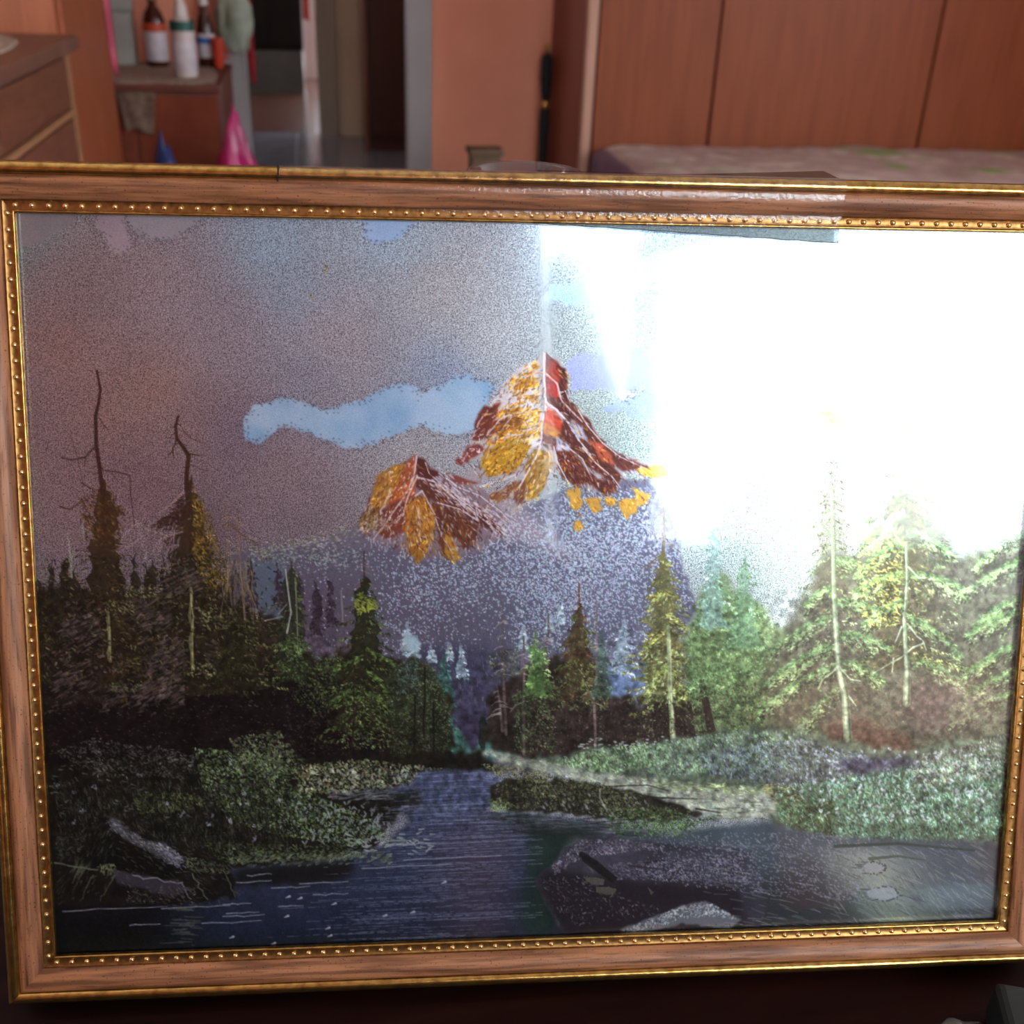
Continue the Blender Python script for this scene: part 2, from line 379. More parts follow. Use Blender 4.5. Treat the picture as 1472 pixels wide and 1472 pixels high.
smooth_cloud([(10, 296), (112, 296), (104, 322), (78, 336), (62, 348), (40, 352), (10, 360)], [(104, 112, 120), (118, 118, 128)], edge=False)
smooth_cloud([(136, 300), (176, 300), (182, 326), (190, 342), (186, 356), (172, 362), (158, 358), (148, 340), (142, 322)], [(122, 122, 136), (132, 130, 142)])
smooth_cloud([(172, 300), (292, 300), (284, 322), (262, 338), (238, 346), (212, 342), (192, 330)], [(116, 126, 138), (126, 132, 144)])
smooth_cloud([(528, 300), (620, 300), (584, 332), (560, 346), (536, 350), (524, 340)], [(116, 152, 190), (126, 160, 196)])
smooth_cloud([(352, 630), (350, 604), (358, 590), (388, 576), (418, 571), (440, 580), (466, 590), (496, 578), (530, 572), (560, 554), (590, 550), (606, 566),
              (632, 556), (652, 544), (672, 537), (684, 546), (712, 552), (700, 578), (690, 600), (684, 622), (650, 626), (632, 622), (604, 610), (580, 622), (556, 630),
              (538, 638), (500, 646), (486, 638), (454, 628), (432, 616), (410, 612), (388, 626), (370, 636)], [(104, 146, 182), (132, 164, 190)])
for pts, c in (([(780, 430), (790, 410), (850, 404), (880, 380), (960, 360), (1010, 352), (1000, 374), (950, 400), (900, 430), (850, 440)], (130, 160, 205)),
               ([(820, 560), (815, 520), (850, 500), (880, 520), (905, 500), (950, 495), (1000, 500), (1000, 540), (930, 555), (890, 565), (860, 558)], (122, 132, 182)),
               ([(856, 590), (880, 580), (930, 560), (960, 575), (940, 600), (915, 604), (890, 592)], (120, 138, 172)),
               ([(1050, 420), (1200, 400), (1330, 430), (1250, 470), (1110, 470)], (150, 170, 205)),
               ([(1020, 600), (1130, 560), (1260, 590), (1180, 640), (1060, 650)], (160, 175, 200))):
    smooth_cloud(pts, [c, tuple(v + 10 for v in c)], edge=False, a=.85)
smooth_cloud([(888, 568), (902, 562), (912, 566), (906, 574), (892, 575)], [(176, 182, 186), (182, 186, 190)], rough=.6, a=.9)
# flyspecks on the print
for x, y in ((468, 382), (466, 388), (446, 424), (1168, 432), (1004, 560), (1008, 562), (1222, 560)):
    cap(x, y, x + 2, y + 5, 2.2, 3, (128, 128, 104), .55); cap(x, y, x + 1, y + 1, 1, 1, (60, 60, 50), .8)

# ------------------------------------------------------------------ mountain slopes with snow stipple
slope = polymask([(330, 800), (380, 785), (430, 784), (470, 772), (520, 752), (560, 750), (640, 760), (735, 735), (850, 690), (930, 690), (960, 730), (980, 800), (1000, 880), (1060, 960), (1060, 1110), (330, 1110)], 2, 2)
sc = np.zeros_like(cv); sc[:] = (76, 78, 96)
f = fbm(110, 21)[..., None]; sc = sc * (1 - f) + np.array((92, 96, 116)) * f
f = np.clip((760 - XX) / 350, 0, 1)[..., None] * np.clip((YY - 760) / 120, 0, 1)[..., None]
sc = sc * (1 - .5 * f) + np.array((72, 54, 64)) * .5 * f
lay(slope, sc + grain[..., None] * 5)
lay(polymask([(700, 700), (735, 705), (760, 735), (800, 770), (840, 800), (790, 800), (745, 775), (705, 760)], 8), (128, 124, 136), .8)
lay(polymask([(700, 668), (735, 640), (700, 660), (655, 690), (690, 700)], 4), (130, 128, 138), .8)
# stipple
dens = np.clip(fbm(70, 31) * 1.6 - .45, 0, 1) * np.clip((YY - 735) / 40, 0, 1) * np.clip((985 - YY) / 110, 0, 1)
dens *= np.where(XX < 560, np.clip((XX - 400) / 160, 0, 1) * .8, 1)
for (bx, by, br, s) in ((800, 790, 75, 1.), (880, 760, 80, 1.1), (620, 830, 55, .6), (700, 800, 60, .5), (560, 700, 80, 0), (820, 880, 60, .45), (930, 820, 50, .5)):
    dens += s * np.exp(-((XX - bx) ** 2 + (YY - by) ** 2) / br ** 2)
dens *= slope * (YY > 700)
pr = RG.rand(PH, PW)
yy, xx = np.nonzero(pr < dens * .11)
for y, x in zip(yy, xx):
    c = (150 + 40 * RG.rand(), 172 + 30 * RG.rand(), 196 + 24 * RG.rand())
    r = RG.uniform(.45, .95); th = RG.uniform(0, 6.28)
    cap(x + PX0, y + PY0, x + PX0 + math.cos(th) * 1.4, y + PY0 + math.sin(th) * 1.4, r, r * .7, c, .85)
# far horizon glow strip left of the peaks
yy, xx = np.nonzero((RG.rand(PH, PW) < .12 * np.exp(-((YY - 800) / 16) ** 2)) & (XX > 355) & (XX < 520))
for y, x in zip(yy, xx): cap(x + PX0, y + PY0, x + PX0 + 1, y + PY0, .9, .8, pick([(150, 168, 168), (60, 70, 74), (130, 150, 140)]), .8)
lay(polymask([(352, 806), (400, 805), (418, 830), (412, 860), (400, 910), (372, 900), (360, 860), (350, 830)], 5), (78, 92, 110), .9)
for x, y, h in ((362, 812, 60), (400, 810, 58), (412, 830, 60), (455, 840, 70), (475, 838, 60), (430, 830, 60)):
    conifer(x, y, y + h, 8, (52, 42, 54), [(58, 46, 58), (46, 38, 48)], 30, lw=2)

# ------------------------------------------------------------------ peaks
BR = (66, 30, 27); RD = (116, 34, 30); YL = (176, 136, 40); OC = (140, 96, 34); SN = (178, 176, 186); SH = (112, 110, 124)
def facet(pts, col, rough=1.6, tex=None, n=0, ang=1., ln=(4, 10)):
    m = polymask(pts, 0, rough, int(pts[0][0] * 3 + pts[0][1]))
    lay(blur(m, 1), np.asarray(col) * (.86 + .3 * fbm(12, int(pts[0][0])))[..., None])
    if tex: leaves(pts, n, tex, ln, 1.8, ang, .35, .85)
# main peak, snow body first
facet([(783, 506), (770, 517), (745, 530), (722, 556), (706, 585), (690, 606), (676, 640), (652, 664), (690, 662), (694, 690), (700, 690), (730, 686), (745, 700), (735, 740), (770, 715), (795, 672), (830, 690), (850, 705), (884, 706), (895, 680),
       (960, 682), (946, 670), (905, 656), (868, 640), (846, 602), (832, 590), (818, 570), (815, 530), (800, 516)], (138, 140, 148))
facet([(772, 516), (776, 560), (780, 600), (775, 640), (760, 650), (735, 640), (700, 590), (722, 556), (745, 530)], (176, 176, 182), 1.2)
Ym = [(188, 150, 44), (168, 122, 36), (206, 170, 60), (134, 78, 36), (150, 104, 30)]
for pts, n in (([(752, 528), (770, 518), (774, 552), (748, 560), (738, 548)], 60), ([(730, 540), (772, 548), (772, 580), (742, 574), (728, 556)], 80),
               ([(706, 590), (745, 578), (774, 590), (772, 630), (742, 625), (715, 618)], 190), ([(700, 625), (745, 600), (765, 640), (735, 680), (698, 684), (694, 660)], 220)):
    leaves(pts, n, Ym, (4, 11), 2.4, -.5, .35, .9)
facet([(697, 582), (720, 578), (712, 604), (735, 600), (716, 622), (690, 634), (678, 632), (684, 610)], (84, 42, 36), 1.8, [(178, 168, 172), (120, 66, 40), (96, 46, 36)], 34, -.6)
facet([(706, 612), (752, 596), (744, 612), (716, 628)], (104, 66, 34), 1.6, Ym, 30, -.4)
facet([(654, 663), (672, 645), (688, 638), (700, 644), (684, 655), (664, 668)], (98, 48, 50), 1.5, [(180, 172, 176)], 14, -.5)
facet([(693, 660), (712, 640), (738, 628), (760, 640), (758, 652), (738, 676), (700, 686)], (142, 116, 34), 1.6, Ym, 130, -.4)
facet([(784, 508), (800, 520), (814, 532), (815, 566), (820, 590), (828, 604), (812, 598), (798, 588), (784, 575), (782, 540)], BR, 1.2, [(70, 32, 30), (112, 50, 38), (64, 30, 28)], 60, 1.1)
facet([(788, 518), (802, 526), (806, 548), (796, 546), (786, 540)], RD, 1., [(150, 50, 40)], 14, 1.1)
facet([(787, 543), (798, 548), (804, 566), (800, 574), (786, 566)], (146, 42, 40), 1.)
facet([(786, 586), (798, 592), (814, 614), (812, 622), (782, 610)], (168, 56, 40), 1., [(196, 90, 50), (150, 44, 34)], 30, 1.2)
facet([(780, 606), (812, 622), (816, 634), (800, 632), (780, 626)], (150, 88, 44), 1.2, Ym, 30, .9)
facet([(777, 620), (800, 632), (822, 640), (826, 656), (850, 680), (868, 690), (892, 686), (886, 706), (870, 712), (846, 694), (826, 700), (806, 680), (798, 650), (780, 640)], (72, 36, 31), 1.4, [(104, 50, 36), (56, 30, 28), (128, 64, 40)], 150, 1.0)
facet([(815, 570), (832, 590), (842, 600), (860, 628), (884, 648), (908, 660), (940, 676), (958, 680), (946, 686), (915, 676), (890, 676), (868, 654), (842, 630), (824, 600)], (78, 40, 35), 1.4, [(104, 52, 40), (62, 34, 32)], 90, .8)
facet([(812, 598), (840, 630), (868, 656), (895, 684), (886, 696), (852, 676), (828, 652), (806, 632)], (70, 36, 32), 1.6, [(96, 50, 38), (54, 30, 28), (120, 60, 42)], 90, .95)
facet([(846, 632), (866, 640), (884, 668), (866, 662)], (150, 72, 50), 1.)
facet([(915, 676), (950, 668), (960, 682), (935, 686)], (176, 140, 60), 1.4, Ym, 30, .3)
facet([(755, 670), (770, 645), (792, 650), (796, 664), (786, 690), (772, 712), (758, 720), (752, 700)], (122, 100, 46), 1.6, Ym + [(100, 60, 40), (190, 188, 190)], 130, 1.9)
facet([(693, 718), (720, 706), (742, 690), (745, 700), (722, 722), (700, 724)], (104, 70, 44), 1.6, [(150, 110, 50), (180, 178, 186)], 30, -.5)
facet([(738, 715), (746, 690), (756, 690), (754, 718), (742, 728)], (96, 60, 44), 1.4)
for pts in ([(816, 702), (830, 700), (838, 728), (832, 738), (820, 726)], [(840, 716), (860, 716), (866, 730), (852, 736)], [(870, 712), (884, 716), (882, 726), (872, 722)], [(886, 718), (910, 716), (916, 736), (900, 744)], [(828, 750), (838, 752), (834, 760), (826, 758)], [(910, 700), (935, 712), (920, 730)]):
    facet(pts, (164, 128, 56), 1.8, Ym, 16, 1.)
# snow ridges
for pts, w in (([(783, 508), (782, 545), (786, 580), (780, 612), (778, 640), (770, 660)], 4), ([(784, 536), (800, 552), (806, 572), (820, 588), (838, 606)], 2.4), ([(784, 578), (800, 588), (818, 606), (832, 630), (850, 652)], 3.4),
               ([(800, 566), (812, 560), (818, 578)], 1.6), ([(796, 640), (800, 662), (812, 684), (822, 700)], 2.4), ([(812, 640), (836, 660), (852, 690)], 1.8), ([(838, 642), (856, 664), (880, 684), (890, 700)], 2),
               ([(765, 640), (780, 634), (790, 640), (794, 655)], 2.6), ([(745, 700), (760, 672), (772, 650)], 2.2), ([(690, 700), (720, 690), (744, 680), (760, 668)], 2), ([(830, 590), (846, 612), (866, 636), (892, 656), (930, 674)], 1.8),
               ([(700, 590), (688, 606), (680, 630)], 1.4), ([(716, 604), (706, 618), (694, 630)], 1.6), ([(735, 600), (722, 616)], 1.4)):
    line([(x + RG.randn(), y + RG.randn()) for x, y in pts], w, w * .5, (190, 186, 194), .95)
facet([(820, 606), (838, 614), (842, 630), (830, 632)], (150, 152, 176), 1.4)
facet([(800, 628), (818, 640), (818, 648), (802, 648)], (150, 152, 176), 1.4)
# small peak
facet([(598, 654), (584, 664), (562, 676), (540, 690), (530, 720), (520, 745), (515, 762), (540, 780), (580, 790), (600, 806), (640, 800), (660, 806), (690, 790), (728, 768), (734, 750), (710, 722), (690, 700), (665, 690), (640, 688), (620, 672)], (104, 96, 108), 2)
facet([(598, 654), (588, 664), (570, 690), (560, 726), (575, 735), (592, 720), (600, 690)], (134, 72, 44), 1.5, [(150, 70, 50), (160, 116, 50), (190, 180, 180), (120, 56, 44)], 60, 2.0)
facet([(542, 684), (566, 670), (584, 664), (568, 700), (556, 724), (540, 735), (532, 728)], (134, 100, 42), 1.6, Ym + [(190, 186, 190)], 80, 2.1)
facet([(518, 744), (530, 728), (552, 732), (546, 752), (530, 764), (518, 762)], (100, 78, 38), 1.6, [(150, 112, 44), (66, 48, 34), (176, 172, 178)], 50, 2.0)
facet([(548, 735), (575, 718), (596, 735), (586, 760), (560, 775), (545, 765)], (96, 52, 40), 1.8, [(124, 66, 44), (72, 40, 36), (186, 182, 188)], 60, 1.9)
facet([(598, 655), (610, 662), (630, 684), (620, 690), (600, 684)], (58, 30, 30), 1.2)
facet([(602, 684), (625, 692), (660, 715), (690, 728), (712, 748), (728, 762), (716, 768), (690, 756), (660, 735), (630, 722), (610, 712), (600, 700)], (68, 38, 35), 1.6, [(92, 48, 40), (52, 30, 30)], 90, .7)
facet([(640, 680), (655, 684), (672, 690), (690, 694), (668, 696), (650, 690)], (98, 52, 48), 1.2)
facet([(622, 722), (660, 738), (686, 756), (684, 780), (672, 788), (652, 772), (650, 800), (640, 806), (630, 770)], (76, 44, 34), 1.6, [(116, 76, 42), (58, 36, 32)], 90, 1.3)
facet([(585, 718), (606, 712), (622, 730), (624, 765), (614, 790), (600, 810), (588, 790), (584, 760)], (136, 96, 40), 1.8, Ym + [(96, 60, 36)], 110, 1.5)
facet([(640, 770), (650, 775), (660, 800), (652, 808), (640, 800)], (140, 108, 48), 1.4, Ym, 20, 1.3)
for pts, w in (([(598, 656), (594, 685), (582, 712), (570, 730), (555, 748), (535, 775)], 2.2), ([(600, 686), (622, 692), (650, 712), (680, 735), (715, 764)], 2.4), ([(598, 684), (586, 716), (580, 740), (566, 752)], 2), ([(610, 664), (616, 680), (626, 690)], 1.4),
               ([(596, 712), (606, 705), (616, 726), (624, 740)], 2), ([(560, 700), (552, 725), (540, 742)], 2), ([(640, 688), (660, 700), (690, 712), (720, 735), (735, 752)], 2), ([(630, 724), (660, 732), (690, 750)], 1.8), ([(626, 745), (634, 770), (650, 795)], 1.6), ([(600, 730), (604, 752), (602, 770)], 1.6)):
    line([(x + RG.randn(), y + RG.randn()) for x, y in pts], w, w * .5, (188, 186, 196), .92)
for i in range(140):
    x = RG.uniform(520, 735); y = 770 + RG.randn() * 22
    cap(x, y, x - 2 + RG.rand() * 4, y + 5, .8, .4, (160, 172, 190), .7)
for i in range(320):
    t = RG.rand(); x = 620 + t * 110 + RG.randn() * 8; y = 690 + t * 72 + RG.randn() * 9
    cap(x, y, x + 5, y + 4, .8, .4, (176, 180, 194), .75)
for i in range(260):
    x = RG.uniform(360, 560); y = 800 - (x - 360) * .25 + RG.randn() * 7
    cap(x, y, x + 3, y - 1, .8, .4, pick([(120, 140, 120), (92, 96, 70), (160, 170, 170)]), .7)

mk = polymask([(783, 506), (770, 517), (722, 556), (690, 606), (654, 664), (694, 690), (735, 740), (770, 715), (800, 700), (870, 712), (958, 682), (868, 640), (832, 590), (815, 530)]) + polymask([(598, 654), (540, 690), (515, 762), (560, 785), (600, 806), (690, 790), (734, 752), (690, 700), (640, 684)])
ys, xs = np.nonzero(mk > .5)
for k in RG.randint(0, len(xs), 1500):
    x, y = xs[k] + PX0, ys[k] + PY0; ax = 783 if x > 690 or y < 640 else 598
    th = (1.0 if x > ax else 2.15) + RG.randn() * .35; l = RG.uniform(2, 8)
    q = RG.rand(); c = (182, 180, 192) if q < .2 else (58, 30, 28) if q < .62 else pick(Ym) if q < .8 else (104, 54, 42)
    cap(x, y, x + math.cos(th) * l, y + math.sin(th) * l, RG.uniform(.5, 1.), .35, jit(c, .1), .7)
# ------------------------------------------------------------------ valley mist and far trees
lay(polymask([(600, 930), (720, 930), (735, 1000), (720, 1100), (620, 1110), (600, 1020)], 8), (54, 54, 76), .8)
for i in range(500):
    x = RG.uniform(430, 990); y = RG.uniform(880, 1010)
    cap(x, y, x + RG.randn(), y + RG.uniform(3, 9), .6, .3, (112, 116, 136), .5)
lay(polymask([(870, 960), (925, 960), (930, 1000), (900, 1020), (875, 1010)], 5), (98, 122, 160), .8)
lay(polymask([(640, 1085), (650, 1050), (672, 1040), (684, 1068), (696, 1050), (722, 1046), (735, 1062), (736, 1090), (680, 1092)], 2, 2), (74, 122, 112), .9)
lay(polymask([(655, 1040), (668, 1030), (690, 1035), (690, 1060), (680, 1086), (668, 1060)], 2, 1), (56, 50, 72), .95)
WT = [(150, 176, 190), (170, 192, 200)]
for x, y, h, w in ((585, 898, 40, 10), (596, 916, 24, 8), (620, 930, 20, 6), (646, 925, 22, 4), (664, 930, 42, 9), (895, 894, 72, 19), (752, 902, 26, 6), (790, 885, 20, 5), (806, 868, 26, 4)):
    conifer(x, y, y + h, w, (140, 166, 182), WT, int(40 + w * h / 8), body=.6, shade_left=0)
lay(polymask([(585, 905), (592, 915), (604, 925), (600, 938), (584, 936), (580, 920)], 1, 1), (150, 178, 192), .8)
TE = [(78, 146, 130), (96, 160, 144), (66, 120, 108)]
conifer(638, 944, 1086, 24, (52, 92, 82), TE, 260, body=.75, shade_left=0, power=.7)
lay(polymask([(690, 1030), (697, 1032), (700, 1060), (694, 1085), (688, 1060)], 0, 1), (30, 40, 34), .9)

# ------------------------------------------------------------------ dark woods
DK = (22, 19, 17)
def mass(pts, col, soft=2, rough=4, a=.96, grn=.5):
    lay(polymask(pts, soft, rough, int(pts[0][1])), np.asarray(col) * (.7 + .6 * fbm(24, int(pts[0][0]) + 9))[..., None] + grain[..., None] * grn, a)
G1 = [(62, 70, 34), (80, 86, 44), (48, 56, 28), (92, 96, 60), (54, 50, 34)]
G2 = [(74, 96, 48), (96, 122, 62), (56, 78, 42), (112, 138, 78), (44, 60, 34)]
BRN = [(50, 42, 32), (62, 52, 36), (40, 34, 28), (70, 62, 34)]
mass([(0, 870), (40, 850), (90, 840), (140, 850), (180, 870), (220, 860), (300, 850), (340, 880), (400, 880), (420, 930), (460, 950), (500, 930), (600, 960), (650, 1010), (650, 1100), (560, 1115), (420, 1110), (300, 1120), (0, 1130)], (36, 30, 24))
mass([(0, 980), (200, 960), (420, 960), (600, 1000), (640, 1090), (420, 1120), (0, 1130)], (22, 17, 17), 8)
for i in range(46):
    x = RG.uniform(20, 330); conifer(x, RG.uniform(800, 880), RG.uniform(930, 990), RG.uniform(14, 30), (34, 29, 22), [(52, 46, 30), (44, 40, 28), (64, 58, 36), (38, 34, 28)], 90, shade_left=.2, body=.85)
# tree A
dead([(139, 533), (144, 560), (141, 580), (137, 598), (138, 640), (143, 672), (147, 705), (150, 760)], 7, (44, 30, 30), 4, 12)
line([(138, 640), (122, 657), (102, 661), (87, 657)], 3, 1.6, (50, 38, 36)); line([(123, 658), (121, 670)], 2, 1, (50, 38, 36))
line([(103, 630), (112, 660), (118, 690), (122, 720)], 1.2, .8, (66, 52, 52), .8)
line([(152, 676), (168, 678), (186, 683), (188, 715), (192, 745), (193, 760)], 2.2, 1.2, (56, 44, 42)); line([(142, 600), (150, 612), (156, 618)], 1.4, .8, (56, 44, 42)); line([(160, 680), (172, 694)], 1.2, .8, (56, 44, 42))
line([(86, 728), (100, 732), (116, 722), (128, 716)], 2.4, 1.2, (58, 46, 40)); line([(118, 694), (130, 702), (140, 704)], 2, 1.2, (52, 40, 36))
OL = [(74, 62, 26), (58, 48, 26), (88, 76, 36), (48, 40, 26), (98, 90, 60)]
conifer(150, 692, 980, 64, (40, 32, 22), OL, 520, power=.62, shade_left=.4, body=.9)
leaves([(112, 720), (140, 700), (170, 715), (180, 745), (170, 790), (120, 780)], 260, [(64, 50, 24), (50, 40, 24), (84, 70, 34), (44, 34, 26)], (3, 7), 2, 1., .6)
conifer(118, 850, 1010, 70, (34, 28, 24), [(58, 50, 48), (66, 60, 56), (48, 46, 40)], 300, lw=2, shade_left=0)
# tree B
dead([(256, 598), (252, 612), (254, 630), (264, 644), (271, 655), (268, 680), (268, 700), (272, 730), (276, 800)], 8, (46, 32, 26), 5, 14)
line([(253, 632), (247, 648), (241, 656)], 2, 1.2, (48, 36, 30)); line([(248, 646), (250, 660)], 1.6, 1, (48, 36, 30)); line([(262, 617), (274, 630), (292, 637)], 1.4, .8, (56, 42, 40)); line([(272, 652), (290, 655)], 2, 1, (48, 36, 30)); line([(274, 668), (300, 678)], 1.2, .8, (58, 46, 42), .8)
conifer(274, 690, 1000, 104, (36, 30, 22), G1 + OL, 900, power=.85, shade_left=.25, body=.9, lean=6)
leaves([(276, 700), (294, 720), (306, 755), (318, 790), (330, 830), (300, 850), (276, 800)], 420, [(98, 86, 24), (76, 66, 22), (120, 104, 34), (62, 52, 24), (140, 128, 60)], (2, 6), 1.8, .9, .5)
leaves([(266, 708), (268, 756), (250, 762), (215, 756), (238, 742), (250, 730)], 150, [(44, 32, 28), (54, 38, 32), (36, 28, 26)], (4, 9), 2.4, 2.8, .4)
for pts in ([(264, 706), (244, 726), (228, 738)], [(262, 764), (240, 770), (215, 762), (198, 752), (192, 745)], [(205, 770), (186, 786), (166, 783)], [(196, 752), (178, 768), (172, 780)], [(240, 770), (226, 778), (220, 794)], [(250, 770), (248, 790)], [(232, 774), (228, 784)]):
    line(pts, 2.2, 1.4, (132, 122, 122), .85)
for i in range(60):
    x = RG.uniform(195, 260); y = RG.uniform(745, 810); line([(x, y), (x - 3, y + 6), (x - 2, y + 12)], 1.2, .8, pick([(120, 118, 130), (70, 60, 56), (140, 136, 140)]), .7)
# hanging grey boughs of tree B
for (bx, by, s, n) in ((230, 880, -1, 90), (250, 940, -1, 110), (245, 985, -1, 110), (310, 940, 1, 80), (280, 830, -1, 70), (130, 900, -1, 80), (190, 990, -1, 60), (120, 970, -1, 70)):
    for i in range(n):
        x = bx + s * RG.uniform(0, 60) - s * 20; y = by + RG.randn() * 15 + abs(x - bx) * .25
        cap(x, y, x + s * RG.uniform(5, 12), y + RG.uniform(2, 7), 1.6, .5, jit(pick([(84, 74, 74), (70, 62, 62), (60, 54, 50)]), .12), .8)
for x, y0, y1 in ((274, 845, 960), (155, 880, 950)):
    line(wig(x, y0, x + 3, y1, 6, 1.5), 4, 5, (96, 98, 66)); line(wig(x + 1, y0 + 4, x + 3, y1, 6, 1), 1.4, 1.6, (140, 142, 104))
for x, y in ((300, 880), (310, 896), (200, 850), (170, 870), (290, 960), (315, 965), (180, 985), (350, 930), (360, 960), (330, 890), (345, 880)):
    leaves([(x - 22, y - 8), (x + 22, y - 6), (x + 24, y + 10), (x - 20, y + 10)], 36, [(108, 118, 72), (88, 98, 58), (134, 138, 100), (96, 110, 84)], (2, 5), 2, .6, .7)
conifer(345, 860, 990, 60, (34, 32, 22), [(76, 82, 44), (98, 106, 60), (60, 66, 36), (52, 46, 34)], 380, shade_left=.2)
for i in range(900):
    x = RG.uniform(60, 400); y = RG.uniform(800, 985)
    if RG.rand() > .35 + .65 * KN[int(y) - PY0, int(x) - PX0]: continue
    th = .5 + RG.randn() * .6; l = RG.uniform(2, 6)
    cap(x, y, x + math.cos(th) * l, y + math.sin(th) * l, 1., .4, jit(pick([(96, 98, 60), (78, 76, 48), (116, 116, 84), (60, 56, 44), (20, 18, 16), (24, 22, 18)]), .15), .75)
for i in range(700):
    x = RG.uniform(60, 520); y = RG.uniform(980, 1085); cap(x, y, x + RG.uniform(1, 3), y + RG.randn(), .8, .5, jit(pick([(60, 54, 50), (76, 72, 66), (48, 44, 40)]), .2), .7)
# dead snags
for pts, tw in (([(342, 738), (344, 780), (346, 830), (352, 890)], 6), ([(325, 770), (328, 800), (326, 850)], 3), ([(324, 722), (326, 760)], 1)):
    dead(pts, 3, (104, 92, 78), tw, 20, (120, 108, 96), True)
line([(328, 752), (348, 768), (370, 782), (376, 806)], 2.4, 1.4, (84, 72, 54)); line([(330, 742), (352, 756)], 1.6, 1, (130, 118, 106)); line([(326, 775), (344, 790)], 1.6, 1, (130, 118, 106))
for i in range(34):
    x = RG.uniform(312, 362); y = RG.uniform(800, 840); line(wig(x, y, x + RG.randn() * 8, y + RG.uniform(30, 60), 3, 2), 1.4, 1, pick([(110, 98, 70), (60, 50, 36), (130, 120, 90), (44, 36, 28)]), .8)
line([(96, 766), (100, 790), (103, 830)], 1.8, 2.4, (128, 136, 122)); line([(108, 788), (102, 804)], 1.6, 1, (128, 136, 122)); line([(119, 756), (120, 775)], 4, 3, (120, 136, 136), .8)
# tree of the left middle
conifer(420, 815, 980, 34, (38, 42, 30), G2 + [(66, 70, 50)], 260, shade_left=0, power=.55, body=.8)
line([(410, 818), (414, 850), (418, 880), (412, 910)], 2, 2, (150, 160, 160)); line([(424, 830), (426, 870), (428, 940)], 1.8, 1.6, (110, 120, 96)); line([(400, 882), (412, 868)], 1.4, 1, (130, 140, 130)); line([(380, 892), (406, 886)], 1.4, 1, (130, 140, 130))
line([(490, 848), (492, 880), (492, 900)], 1.8, 1.8, (120, 120, 118))
for x, y, r in ((440, 960, 40), (460, 1000, 45), (420, 930, 26), (480, 960, 30)):
    leaves([(x - r, y), (x, y - r * .8), (x + r, y), (x, y + r * .7)], 180, G2 + [(70, 96, 84), (36, 44, 30)], (1.5, 4), 1.5, .8, 1.)
# tree C
dead([(523, 792), (523, 820), (524, 850), (520, 900)], 4, (64, 46, 42), 7, 16, (110, 100, 96))
conifer(524, 828, 1050, 74, (36, 36, 24), G2 + [(60, 54, 34)], 820, power=.78, shade_left=.25)
leaves([(516, 850), (538, 862), (540, 876), (515, 880), (508, 866)], 70, [(126, 138, 62), (98, 112, 44)], (3, 6), 2.4, .4, .6)
leaves([(500, 990), (560, 1000), (575, 1040), (560, 1075), (490, 1075)], 280, [(96, 124, 70), (120, 142, 88), (70, 90, 52)], (2, 5), 1.8, .7, .6)
leaves([(410, 990), (500, 960), (570, 1010), (560, 1080), (410, 1090)], 520, [(44, 34, 32), (58, 50, 44), (34, 26, 26), (74, 72, 60)], (2, 4), 1.2, .8, 1.2)
for x0, y0, x1, y1, n in ((526, 930, 572, 960, 120), (526, 960, 560, 1000, 130), (524, 990, 580, 1030, 150), (524, 940, 480, 965, 90), (522, 985, 470, 1010, 110)):
    bough(x0, y0, x1, y1, n, G2, (34, 36, 24))
line([(509, 960), (508, 1030), (505, 1090)], 1.6, 2, (40, 28, 28))
# bush column right of tree C
mass([(560, 960), (590, 945), (620, 955), (640, 1000), (645, 1085), (560, 1090)], (40, 44, 32), 2, 4)
leaves([(560, 960), (595, 945), (625, 958), (645, 1010), (648, 1085), (560, 1090)], 1000, [(70, 86, 54), (92, 112, 66), (50, 58, 40), (84, 110, 100)], (1, 3), 1.4, .8, 1.3)
leaves([(570, 960), (600, 950), (600, 990), (570, 1000)], 120, [(90, 120, 124), (76, 100, 104)], (1, 3), 1.4, .8, 1.3)
for x, y0, y1 in ((596, 1000, 1080), (623, 1010, 1098), (610, 960, 1060)):
    line(wig(x, y0, x - 1, y1, 4, 1), 2.4, 3.2, (26, 24, 20))
leaves([(540, 1040), (610, 1030), (640, 1090), (540, 1100)], 200, [(24, 22, 20), (36, 30, 26)], (3, 6), 2.4, .6, .8, .7)

# ------------------------------------------------------------------ right middle woods
mass([(700, 1000), (760, 960), (800, 940), (840, 930), (880, 1000), (930, 1010), (1000, 980), (1060, 960), (1110, 990), (1110, 1075), (930, 1085), (760, 1095), (700, 1070)], (44, 38, 34), 2, 5)
for pts in ([(721, 862), (723, 890), (722, 930), (724, 990), (727, 1055)], [(752, 915), (754, 950), (752, 1000), (753, 1085)], [(788, 882), (788, 910), (784, 930), (786, 960)], [(714, 985), (718, 1010), (722, 1050)]):
    dead(pts, 4.5, (84, 74, 74), 9, 17, (136, 130, 130))
leaves([(700, 940), (745, 930), (750, 970), (705, 975)], 90, [(80, 94, 48), (110, 130, 100), (60, 64, 40)], (2, 5), 1.8, .5, .7)
LG = [(112, 150, 82), (132, 170, 100), (92, 126, 70), (150, 180, 120)]
conifer(769, 910, 1000, 17, (78, 112, 64), LG, 170, shade_left=0, body=.8)
conifer(780, 930, 1000, 20, (66, 92, 56), LG, 120, shade_left=0, body=.6)
leaves([(735, 990), (790, 990), (800, 1080), (740, 1080)], 420, [(74, 96, 60), (58, 72, 48), (96, 124, 84)], (2, 4), 1.5, .8, .8)
dead([(832, 838), (832, 870), (832, 920)], 5, (96, 66, 60), 5, 12, (150, 140, 136))
